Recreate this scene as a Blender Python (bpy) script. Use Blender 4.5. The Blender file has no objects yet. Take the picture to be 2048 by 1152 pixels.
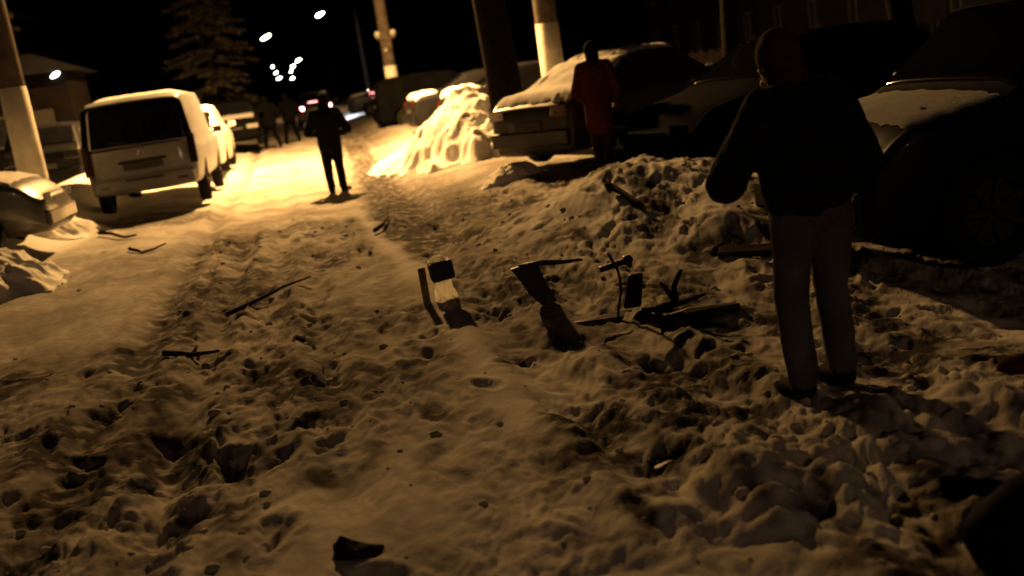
import bpy, bmesh, math, random
import numpy as np
from mathutils import Vector, Matrix, noise as mnoise

random.seed(7); RNG = np.random.RandomState(7)
S = bpy.context.scene
COL = S.collection
R = math.radians

# ------------------------------------------------------------------ noise
_perm = RNG.permutation(512)
_ang = RNG.rand(512) * 2 * np.pi
_gx, _gy = np.cos(_ang), np.sin(_ang)
def perlin(x, y):
    xi = np.floor(x).astype(int); yi = np.floor(y).astype(int)
    xf = x - xi; yf = y - yi
    def h(a, b): return _perm[(_perm[a & 511] + b) & 511]
    def g(a, b, dx, dy):
        k = h(a, b); return _gx[k] * dx + _gy[k] * dy
    u = xf**3 * (xf * (xf * 6 - 15) + 10); v = yf**3 * (yf * (yf * 6 - 15) + 10)
    n00 = g(xi, yi, xf, yf); n10 = g(xi + 1, yi, xf - 1, yf)
    n01 = g(xi, yi + 1, xf, yf - 1); n11 = g(xi + 1, yi + 1, xf - 1, yf - 1)
    return (n00 + u * (n10 - n00)) * (1 - v) + (n01 + u * (n11 - n01)) * v
def ss(a, b, x):
    t = np.clip((x - a) / (b - a), 0, 1); return t * t * (3 - 2 * t)
def gauss(x, y, cx, cy, rx, ry):
    return np.exp(-(((x - cx) / rx)**2 + ((y - cy) / ry)**2))

# ------------------------------------------------------------------ materials
MATS = {}
def mat(name, col, rough=.6, metal=0., var=.25, scale=6., coat=0., emit=None, estr=0., bump=0., spec=.5, trans=0.):
    if name in MATS: return MATS[name]
    if rough >= .75: spec = min(spec, .025)
    m = bpy.data.materials.new(name); m.use_nodes = True
    nt = m.node_tree; b = nt.nodes['Principled BSDF']
    tc = nt.nodes.new('ShaderNodeTexCoord'); nz = nt.nodes.new('ShaderNodeTexNoise')
    nz.inputs['Scale'].default_value = scale; nz.inputs['Detail'].default_value = 6
    nt.links.new(tc.outputs['Object'], nz.inputs['Vector'])
    rp = nt.nodes.new('ShaderNodeValToRGB')
    rp.color_ramp.elements[0].position = .3; rp.color_ramp.elements[1].position = .7
    rp.color_ramp.elements[0].color = (*[c * (1 - var) for c in col], 1)
    rp.color_ramp.elements[1].color = (*[min(1, c * (1 + var)) for c in col], 1)
    nt.links.new(nz.outputs['Fac'], rp.inputs['Fac']); nt.links.new(rp.outputs['Color'], b.inputs['Base Color'])
    b.inputs['Roughness'].default_value = rough; b.inputs['Metallic'].default_value = metal
    b.inputs['Coat Weight'].default_value = coat; b.inputs['Coat Roughness'].default_value = .08
    b.inputs['Transmission Weight'].default_value = trans; b.inputs['Specular IOR Level'].default_value = spec
    if emit:
        b.inputs['Emission Color'].default_value = (*emit, 1); b.inputs['Emission Strength'].default_value = estr
    if bump:
        bp = nt.nodes.new('ShaderNodeBump'); bp.inputs['Strength'].default_value = bump
        bp.inputs['Distance'].default_value = .02
        nt.links.new(nz.outputs['Fac'], bp.inputs['Height']); nt.links.new(bp.outputs['Normal'], b.inputs['Normal'])
    MATS[name] = m; return m

def snow_mat(name, clean_pale, dirty, soil_shade, attr=True):
    m = bpy.data.materials.new(name); m.use_nodes = True
    nt = m.node_tree; b = nt.nodes['Principled BSDF']; N = nt.nodes.new; L = nt.links.new
    tc = N('ShaderNodeTexCoord')
    def noise(sc, det=5):
        n = N('ShaderNodeTexNoise'); n.inputs['Scale'].default_value = sc; n.inputs['Detail'].default_value = det
        L(tc.outputs['Object'], n.inputs['Vector']); return n
    n1 = noise(1.3); n2 = noise(9.); n3 = noise(60., 4)
    def mixc(f, a, c):
        x = N('ShaderNodeMix'); x.data_type = 'RGBA'
        if isinstance(f, float): x.inputs[0].default_value = f
        else: L(f, x.inputs[0])
        for s, v in ((6, a), (7, c)):
            if isinstance(v, tuple): x.inputs[s].default_value = (*v, 1)
            else: L(v, x.inputs[s])
        return x.outputs[2]
    def ramp(src, p0, p1):
        r = N('ShaderNodeMapRange'); r.inputs[1].default_value = p0; r.inputs[2].default_value = p1
        r.interpolation_type = 'SMOOTHSTEP'; L(src, r.inputs[0]); return r.outputs[0]
    def math_(op, a, c):
        x = N('ShaderNodeMath'); x.operation = op; x.use_clamp = True
        for s, v in ((0, a), (1, c)):
            if isinstance(v, float): x.inputs[s].default_value = v
            else: L(v, x.inputs[s])
        return x.outputs[0]
    grime = ramp(n1.outputs['Fac'], .35, .65)
    fine = ramp(n2.outputs['Fac'], .35, .7)
    c = mixc(math_('MULTIPLY', grime, .8), clean_pale, dirty)
    c = mixc(math_('MULTIPLY', fine, .35), c, tuple(d * .8 for d in dirty))
    if attr:
        a = N('ShaderNodeAttribute'); a.attribute_name = 'dirt_shade'  # dirt, plus shade painted into the snow colour
        a2 = N('ShaderNodeAttribute'); a2.attribute_name = 'clean_pale'  # clean snow, plus brightness painted in where light should fall
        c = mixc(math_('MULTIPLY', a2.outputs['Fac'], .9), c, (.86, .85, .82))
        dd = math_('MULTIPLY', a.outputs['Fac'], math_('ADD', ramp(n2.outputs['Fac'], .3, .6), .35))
        c = mixc(dd, c, soil_shade)
    L(c, b.inputs['Base Color']); b.inputs['Roughness'].default_value = .95
    b.inputs['Specular IOR Level'].default_value = .04
    bp = N('ShaderNodeBump'); bp.inputs['Strength'].default_value = .55; bp.inputs['Distance'].default_value = .012
    h = math_('ADD', math_('MULTIPLY', n3.outputs['Fac'], .5), math_('MULTIPLY', n2.outputs['Fac'], .5))
    L(h, bp.inputs['Height']); L(bp.outputs['Normal'], b.inputs['Normal'])
    MATS[name] = m; return m

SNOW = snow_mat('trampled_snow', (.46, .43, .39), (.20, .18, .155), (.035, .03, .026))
PSNOW = snow_mat('piled_snow', (.88, .87, .85), (.72, .69, .64), (.1, .09, .08), attr=False)
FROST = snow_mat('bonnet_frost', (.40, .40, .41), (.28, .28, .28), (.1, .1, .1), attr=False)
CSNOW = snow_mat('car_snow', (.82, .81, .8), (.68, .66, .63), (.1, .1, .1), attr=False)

# ------------------------------------------------------------------ object helpers
def link(o, parent=None):
    COL.objects.link(o)
    if parent: o.parent = parent
    return o
def mesh_obj(name, verts, faces, m, parent=None, smooth=True):
    me = bpy.data.meshes.new(name); me.from_pydata([tuple(v) for v in verts], [], [tuple(f) for f in faces])
    me.materials.append(m); me.validate(); me.update()
    if smooth: me.polygons.foreach_set('use_smooth', [True] * len(me.polygons))
    return link(bpy.data.objects.new(name, me), parent)
def bm_obj(name, bm, m, parent=None, smooth=False):
    me = bpy.data.meshes.new(name); bmesh.ops.recalc_face_normals(bm, faces=bm.faces[:])
    bm.to_mesh(me); bm.free(); me.materials.append(m)
    if smooth: me.polygons.foreach_set('use_smooth', [True] * len(me.polygons))
    return link(bpy.data.objects.new(name, me), parent)
def tag(o, label=None, cat=None, group=None, kind=None):
    if label: o['label'] = label
    if cat: o['category'] = cat
    if group: o['group'] = group
    if kind: o['kind'] = kind
    return o
def thing(name, label, cat, loc, rotz=0., group=None):
    o = bpy.data.objects.new(name, None); o.empty_display_size = .2; COL.objects.link(o)
    o.location = loc; o.rotation_euler = (0, 0, rotz)
    return tag(o, label, cat, group)
def add_box(bm, c, s, rot=None, bev=0.):
    g = bmesh.ops.create_cube(bm, size=1.)
    vs = g['verts']
    bmesh.ops.scale(bm, vec=s, verts=vs)
    if bev > 0:
        es = list({e for v in vs for e in v.link_edges})
        rb = bmesh.ops.bevel(bm, geom=es, offset=bev, segments=2, affect='EDGES', profile=.5)
        vs = list({v for f in rb['faces'] for v in f.verts} | {v for v in vs if v.is_valid})
    if rot: bmesh.ops.rotate(bm, cent=(0, 0, 0), matrix=rot, verts=vs)
    bmesh.ops.translate(bm, vec=c, verts=vs)
    return vs
def box(name, c, s, m, parent=None, rot=None, bev=.01):
    bm = bmesh.new(); add_box(bm, c, s, rot, bev); return bm_obj(name, bm, m, parent)
def add_tube(bm, pts, rad, n=8, cap=True):
    pts = [Vector(p) for p in pts]; rings = []
    up = Vector((0, 0, 1)); prev = None
    for i, p in enumerate(pts):
        d = (pts[min(i + 1, len(pts) - 1)] - pts[max(i - 1, 0)]).normalized()
        if prev is None:
            a = d.cross(up if abs(d.z) < .9 else Vector((1, 0, 0))).normalized()
        else:
            a = (prev - d * prev.dot(d))
            a = a.normalized() if a.length > 1e-6 else d.orthogonal().normalized()
        prev = a; b = d.cross(a)
        r = rad[i] if hasattr(rad, '__len__') else rad
        rings.append([bm.verts.new(p + (a * math.cos(2 * math.pi * k / n) + b * math.sin(2 * math.pi * k / n)) * r) for k in range(n)])
    for r0, r1 in zip(rings, rings[1:]):
        for k in range(n): bm.faces.new((r0[k], r0[(k + 1) % n], r1[(k + 1) % n], r1[k]))
    if cap: bm.faces.new(rings[0][::-1]); bm.faces.new(rings[-1])
def tube(name, pts, rad, m, parent=None, n=8):
    bm = bmesh.new(); add_tube(bm, pts, rad, n); return bm_obj(name, bm, m, parent, True)

# ------------------------------------------------------------------ ground
RUTS = [(-1.54, .13, .055, 3, 40), (-.98, .12, .045, 3, 13), (-.12, .11, .032, 4, 10), (1.12, .14, .045, 3, 9), (1.75, .16, .04, 3, 8), (-.55, .14, .03, 8, 45), (1.45, .14, .03, 10.5, 45), (-2.75, .2, .03, 6, 15), (1.30, .22, .06, 11.5, 30)]
def base_h(x, y):
    z = .10 * ss(7, 16, y) + .34 * ss(18, 40, y) + .25 * ss(40, 110, y)
    z = z + .18 * ss(-1.0, -3.0, x) * ss(8, 14, y)
    z = z + .16 * ss(1.6, 3.0, x) * ss(10, 14, y)
    # shovelled bank along the left kerb and round the left pole
    z = z + .34 * np.exp(-((x + 4.55) / .55)**2) * ss(13.5, 16, y)
    z = z + .25 * ss(-3.4, -4.6, x) * ss(5, 9, y)
    # bank thrown up before the parked cars on the right
    z = z + .30 * gauss(x, y, 2.95, 10.4, .9, 1.1) + .42 * gauss(x, y, 3.9, 9.8, 1.2, 2.0) + .16 * gauss(x, y, 2.2, 9.3, 1.1, 1.6)
    z = z + .12 * gauss(x, y, 3.2, 8.1, .35, .4)
    # heap in the right foreground
    z = z + .12 * gauss(x, y, 2.1, 3.6, .9, .75) + .10 * gauss(x, y, 3.1, 4.0, .9, .5) + .06 * gauss(x, y, 1.35, 3.8, .4, .5)
    # left roadside strip by the old snow heap
    z = z - .05 * gauss(x, y, -1.2, 5.3, .5, .9)
    return z
def churn_mask(x, y):
    c = np.full_like(x, .90)
    lane = ss(-1.25, -1.7, x + .12 * perlin(x * .7 + 3, y * .6)) * ss(7.2, 9.5, y)
    c = c * (1 - .86 * lane)
    c = c * (1 - .72 * ss(13.2, 15.5, y + .8 * perlin(x * .6, y * .4)))
    c = c * (1 - .80 * gauss(x, y, .05, 3.9, .6, .7))
    c = c * (1 - .8 * gauss(x, y, .28, 9.0, .5, 1.4))
    tx = np.interp(y, [4, 6, 8, 12, 18], [.78, .80, .82, .62, .45])
    c = c * (1 - .85 * np.exp(-((x - tx) / .12)**2) * ss(4.2, 5.2, y))
    c = c * (1 - .8 * ss(-1.7, -2.1, x) * ss(7.5, 5.5, y))
    c = c - .12 * gauss(x, y, 2.7, 9.2, 1.3, 1.5) + .25 * gauss(x, y, 1.9, 3.6, 1.1, .9)
    return np.clip(c, .06, 1.15)
PITS = [(-1.15, 5.85, .30, .32, .09), (-.95, 5.45, .26, .22, .08), (-.80, 4.72, .22, .24, .09), (-.62, 5.30, .14, .2, .08), (-1.35, 5.4, .16, .2, .05),
        (-.28, 5.75, .12, .14, .05), (1.45, 6.30, .22, .20, .08), (1.25, 4.10, .12, .13, .09), (2.45, 5.95, .3, .3, .07), (.5, 6.7, .14, .12, .06), (-.55, 6.8, .16, .14, .06),
        (1.55, 3.25, .10, .10, .06), (.62, 8.0, .1, .16, .04), (1.15, 11.2, .35, .5, .05), (.9, 12.2, .3, .5, .04), (2.75, 4.9, .25, .2, .07), (1.75, 5.55, .25, .12, .06)]
def detail(x, y):
    c = churn_mask(x, y)
    wx = x + .08 * perlin(x * 3.1, y * 3.1 + 9); wy = y + .08 * perlin(x * 3.1 + 5, y * 3.1)
    z = .030 * perlin(x * .9 + 7, y * .5 + 2) + .012 * perlin(x * 2.2, y * 1.3)
    q = .45 + .85 * ss(-.25, .3, perlin(x * .8 + 40, y * .55)) * np.ones_like(x)
    cl = np.abs(perlin(wx * 8.2 + 9, wy * 4.2)); cl2 = np.abs(perlin(wx * 16 + 2, wy * 9 + 4))
    z = z + c * (.050 * (np.abs(perlin(wx * 2.2, wy * .95 + 4)) * 2 - .45) + .032 * perlin(wx * 3.4 + 11, wy * 1.5)
                 + q * (.022 * (np.abs(perlin(wx * 5.0, wy * 2.3 + 31)) * 2.2 - .5) + .017 * (ss(.0, .42, cl) - .5) + .008 * (ss(.0, .4, cl2) - .5) + .006 * perlin(wx * 26, wy * 17) + .004 * perlin(wx * 48, wy * 38)))
    rt = gauss(x, y, 2.0, 3.5, 1.3, 1.0)
    z = z + rt * (.060 * (np.abs(perlin(wx * 2.9 + wy * 1.1 + 3, wy * 2.4 - wx * .8)) * 2.0 - .5) + .03 * (np.abs(perlin(wx * 6.1 + 8, wy * 6.4)) * 2.0 - .5))
    z = z + .003 * perlin(x * 21, y * 19)
    return z
def ground_arrays():
    ny1, nx = 930, 900
    ys = np.concatenate([np.linspace(-60, 0, 30), np.linspace(.6, 1.8, 10), 1.85 * (1.0052 ** np.arange(ny1))])
    ys = ys[ys < 420]; ys = np.concatenate([ys, [520, 700, 1000]])
    ui = np.linspace(0, 1, nx)
    rows_x = []
    for y in ys:
        yy = max(y, 1.0)
        lo, hi = -.34 * yy - .5, .80 * yy + .3
        if y > 30: lo, hi = -.34 * yy - .5, max(24, .45 * yy)
        inner = lo + (hi - lo) * ui
        W = max(60, yy * 1.6)
        left = lo - (W + lo) * np.linspace(1, .02, 26)**2.2
        right = hi + (W - hi) * np.linspace(.02, 1, 26)**2.2
        rows_x.append(np.concatenate([left, inner, right]))
    X = np.array(rows_x); Y = np.repeat(ys[:, None], X.shape[1], 1)
    near = ss(-8, 0, Y) * ss(140, 60, Y)
    Z = base_h(X, Y) + detail(X, Y) * near
    D = np.zeros_like(X); C = np.zeros_like(X)
    for x0, w, d, y0, y1 in RUTS:
        wob = x0 + .05 * perlin(Y * .35 + x0 * 9, Y * 0 + 1.5)
        k = ss(y0 - 1, y0 + .5, Y) * ss(y1 + 2, y1, Y)
        q = (X - wob) / w
        Z += k * (-d * np.exp(-q**2) + d * .4 * (np.exp(-((np.abs(q) - 1.7) / .6)**2)))
        D += .35 * k * np.exp(-q**2) * (d > .045)
    for x0, y0, rx, ry, d in PITS:
        g = gauss(X + .06 * perlin(X * 7, Y * 7), Y + .06 * perlin(X * 7 + 9, Y * 7), x0, y0, rx, ry)
        Z -= d * g; D += 1.7 * g**1.3 * np.clip(.62 + 1.5 * perlin(X * 5.5, Y * 5 + 3) + .8 * perlin(X * 15, Y * 15), 0, 1)
    r2 = np.random.RandomState(21)
    n = 0
    ycol = ys
    while n < 380:
        fx = r2.uniform(-3, 4.5); fy = 2.4 + 14 * r2.rand()**1.3
        cm = float(churn_mask(np.array([[fx]]), np.array([[fy]]))[0, 0])
        if r2.rand() > cm * .95 or fx < -.34 * fy - .3 or fx > .8 * fy: continue
        n += 1
        th = r2.normal(0, .55) + (math.pi if r2.rand() < .5 else 0)
        a, b = r2.uniform(.11, .17), r2.uniform(.045, .07); dep = r2.uniform(.010, .034)
        r0, r1 = np.searchsorted(ycol, [fy - .3, fy + .3])
        xs = X[r0:r1]; yy = Y[r0:r1]
        if fx > .7 and fy < 4.9 and r2.rand() < .75: continue
        dx, dy = xs - fx, yy - fy
        dx = dx + .035 * perlin(xs * 9 + 3, yy * 9) + .014 * perlin(xs * 27, yy * 27); dy = dy + .035 * perlin(xs * 9, yy * 9 + 7)
        p = (dx * math.sin(th) + dy * math.cos(th)) / a; q = (dx * math.cos(th) - dy * math.sin(th)) / b
        rr = np.sqrt(p * p + q * q)
        Z[r0:r1] += -dep * ss(1.3, .5, rr) + dep * .30 * np.exp(-((rr - 1.5) / .35)**2)
        D[r0:r1] += .22 * r2.rand() * ss(1.1, .7, rr)
    C += gauss(X, Y, 2.9, 9.4, 1.4, 1.8) * .75; D *= 1 - .7 * gauss(X, Y, 2.9, 9.6, 1.3, 1.6) + ss(14, 20, Y) * ss(45, 30, Y) * ss(-2.2, -1.4, X) * ss(.5, -.2, X) * .22
    C += ss(-2.6, -3.6, X) * ss(13, 15, Y) * .6 * ss(60, 40, Y)
    D += .8 * ss(1.25, .8, np.sqrt(((X + 2.85) / 1.25)**2 + ((Y - 17.3) / 1.25)**2) + .25 * perlin(X * 2, Y * 2))  # van's shadow painted into the snow colour behind its tail
    tx = np.interp(Y, [4, 6, 8, 12, 18], [.78, .80, .82, .62, .45]); tk = np.exp(-((X - tx) / .11)**2) * ss(4.2, 5.2, Y) * ss(17, 13, Y)
    D += .8 * np.clip(2.2 * perlin(X * 5.5 + 31, Y * 3.6) + 1.2 * perlin(X * 12, Y * 9 + 4) - .05, 0, 1) * np.clip(churn_mask(X, Y), 0, 1) * ss(15, 12, Y)
    D += 1.25 * np.clip(2.3 * perlin(X * 1.5 + 60, Y * .75) + 1.5 * perlin(X * 4.2 + 8, Y * 2.4) - .10, 0, 1) * np.clip(churn_mask(X, Y), 0, 1) * ss(17, 13, Y)
    D *= 1 - .8 * tk; C += .22 * tk
    C += .9 * gauss(X, Y, 3.2, 62, 2.2, 10)  # headlight pool painted in as near-white snow
    # trampled dirt, deepened mid-street to hold the lamplight down
    D += .62 * np.clip(.62 + 1.5 * perlin(X * .9 + 2, Y * .45 + 6), 0, 1) * ss(18, 14, Y) * ss(4.5, 8, Y) * np.clip(.25 + churn_mask(X, Y), 0, 1) * (1 - .8 * ss(1.9, 2.6, X))
    C += .12 * ss(-1.3, -1.7, X) * ss(7.5, 9.5, Y)
    C += .22 * ss(6.8, 4.2, Y) * ss(-1.3, -.4, X)  # near snow painted lighter to make up for weak lamplight
    D += .50 * ss(.35, .9, X) * ss(2.6, 1.8, X) * ss(11, 15, Y) + .35 * ss(.2, .5, X) * ss(26, 31, Y) + .75 * np.exp(-((X - 1.08 - .02 * (Y - 20)) / .26)**2) * ss(13, 16, Y) * ss(31, 27, Y)
    return X, Y, Z, np.clip(D, 0, 1), np.clip(C, 0, 1), ys
GX, GY, GZ, GD, GC, GYS = ground_arrays()
def gz(x, y):
    i = int(np.clip(np.searchsorted(GYS, y), 1, len(GYS) - 1))
    i = i if abs(GYS[i] - y) < abs(GYS[i - 1] - y) else i - 1
    return float(np.interp(x, GX[i], GZ[i]))
def build_ground():
    nr, nc = GX.shape
    me = bpy.data.meshes.new('snowy_ground')
    co = np.stack([GX, GY, GZ], -1).reshape(-1, 3).astype(np.float32)
    idx = np.arange(nr * nc).reshape(nr, nc)
    q = np.stack([idx[:-1, :-1], idx[:-1, 1:], idx[1:, 1:], idx[1:, :-1]], -1).reshape(-1, 4)
    me.vertices.add(len(co)); me.vertices.foreach_set('co', co.ravel())
    me.loops.add(q.size); me.loops.foreach_set('vertex_index', q.ravel().astype(np.int32))
    me.polygons.add(len(q)); me.polygons.foreach_set('loop_start', np.arange(0, q.size, 4, dtype=np.int32))
    me.polygons.foreach_set('use_smooth', np.ones(len(q), dtype=bool))
    me.update(calc_edges=True)
    for nm, arr in (('dirt_shade', GD), ('clean_pale', GC)):
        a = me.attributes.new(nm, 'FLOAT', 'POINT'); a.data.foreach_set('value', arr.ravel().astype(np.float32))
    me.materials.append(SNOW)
    o = link(bpy.data.objects.new('snowy_ground', me)); o['kind'] = 'structure'
    return o
build_ground()

def lump_verts(r, sub, seed, amp=.35, sq=(1, 1, .7)):
    bm = bmesh.new(); bmesh.ops.create_icosphere(bm, subdivisions=sub, radius=1)
    off = Vector((seed * 3.1, seed * 1.7, seed * .9))
    V = []
    for v in bm.verts:
        n = mnoise.noise(v.co * 1.3 + off) * amp + mnoise.noise(v.co * 3.1 + off) * amp * .5
        c = v.co * (1 + n); V.append((c.x * r * sq[0], c.y * r * sq[1], c.z * r * sq[2]))
    F = [[v.index for v in f.verts] for f in bm.faces]; bm.free(); return np.array(V), F
def build_clods():
    r3 = np.random.RandomState(5)
    protos = [lump_verts(1, 2, s) for s in range(10)]
    V, F = [], []; off = 0; n = 0
    while n < 600:
        x = r3.uniform(-3.4, 5.2); y = 2.5 + 13 * r3.rand()**1.4
        if x < -.36 * y - .3 or x > .85 * y: continue
        cm = float(churn_mask(np.array([[x]]), np.array([[y]]))[0, 0])
        if r3.rand() > (cm - .1) * 1.1: continue
        n += 1
        s = .008 + .024 * r3.rand()**2.4 + (.022 * r3.rand() if r3.rand() < .05 else 0)
        pv, pf = protos[r3.randint(10)]
        a = r3.rand() * 6.28; ca, sa = math.cos(a), math.sin(a)
        q = pv * s; q = np.stack([q[:, 0] * ca - q[:, 1] * sa, q[:, 0] * sa + q[:, 1] * ca, q[:, 2]], -1)
        q += np.array([x, y, gz(x, y) + s * .05])
        V.append(q); F += [[k + off for k in f] for f in pf]; off += len(q)
    o = mesh_obj('snow_clods', np.concatenate(V), F, SNOW)
    o['kind'] = 'stuff'; tag(o, 'loose lumps of dirty snow strewn over the churned street', 'snow')
build_clods()

def snow_mound(name, label, cx, cy, rx, ry, h, seed, m=PSNOW, shape=1.0, rough=1., rot=0., n=120, group=None, zoff=0.):
    """a shovelled heap: closed lumpy heightfield standing on the ground"""
    ca, sa = math.cos(rot), math.sin(rot)
    u = np.linspace(-1.25, 1.25, n); U, Vv = np.meshgrid(u, u)
    X = cx + (U * rx) * ca - (Vv * ry) * sa; Y = cy + (U * rx) * sa + (Vv * ry) * ca
    rr = np.sqrt(U**2 + Vv**2) + .22 * perlin(X * 1.5 + seed, Y * 1.5) + .10 * perlin(X * 4 + seed, Y * 4)
    prof = np.clip(1 - rr, 0, 1)**shape * ss(1.08, .8, rr)
    Z = h * prof
    k = ss(0, .25, prof) * rough
    Z = Z + k * (.13 * (.4 - np.abs(perlin(X * 2.1 + seed, Y * 2.1)) * 1.6) + .07 * perlin(X * 4.3, Y * 4.3 + seed) + .045 * (.4 - np.abs(perlin(X * 8.5, Y * 8 + seed)) * 1.7) + .02 * perlin(X * 19, Y * 18 + seed))
    zb = base_h(X, Y) + zoff
    Z = np.where(prof > 0.001, zb + np.maximum(Z, -.05) , zb - .12)
    co = np.stack([X, Y, Z], -1).reshape(-1, 3); idx = np.arange(n * n).reshape(n, n)
    F = np.stack([idx[:-1, :-1], idx[:-1, 1:], idx[1:, 1:], idx[1:, :-1]], -1).reshape(-1, 4)
    keep = (prof.reshape(-1)[F].max(1) > .0005); F = F[keep]
    o = mesh_obj(name, co, F.tolist(), m)
    return tag(o, label, 'snow pile', group)

# ------------------------------------------------------------------ cars
GLASS = mat('dark_car_glass', (.006, .006, .008), .06, 0, .2, 3, coat=1.)
TYRE = mat('tyre_rubber', (.012, .012, .012), .85, 0, .3, 30, bump=.3)
RIM = mat('dirty_alloy', (.018, .018, .017), .7, .2, .3, 20)
CHROME = mat('chrome_trim', (.55, .54, .52), .18, 1., .1, 8)
BLACKP = mat('black_plastic', (.012, .012, .013), .5, 0, .3, 20)
TAIL = mat('unlit_tail_lamp', (.09, .006, .006), .12, 0, .2, 10, coat=1.)
HEADL = mat('headlamp_glass', (.30, .30, .30), .08, .3, .2, 10, coat=1.)
PLATE = mat('grimy_number_plate', (.035, .033, .03), .6, 0, .35, 14)
def paint(name, c, rough=.35, metal=.2, coat=.45, spec=.5): return mat(name, c, rough, metal, .22, 2.5, coat=coat, spec=spec)
WHITEP = paint('white_van_paint', (.22, .225, .24), .5, 0, .15)
LIGHTP = paint('pale_car_paint', (.62, .60, .56), .35, .1)
SILVER = paint('silver_car_paint', (.13, .13, .13), .35, .4)
NAVY = paint('navy_car_paint', (.004, .005, .012), .45, 0, .06, .12)
BLACKC = paint('black_car_paint', (.008, .008, .009), .5, 0, .04, .12)
MATB = mat('matt_black_paint', (.003, .003, .0035), .9, 0, .3, 3, spec=.01)
DGREY = paint('dark_grey_car_paint', (.022, .021, .020), .5, 0, .05, .15)
BLUEC = paint('blue_car_paint', (.02, .03, .06), .45, 0, .1, .25)

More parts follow.
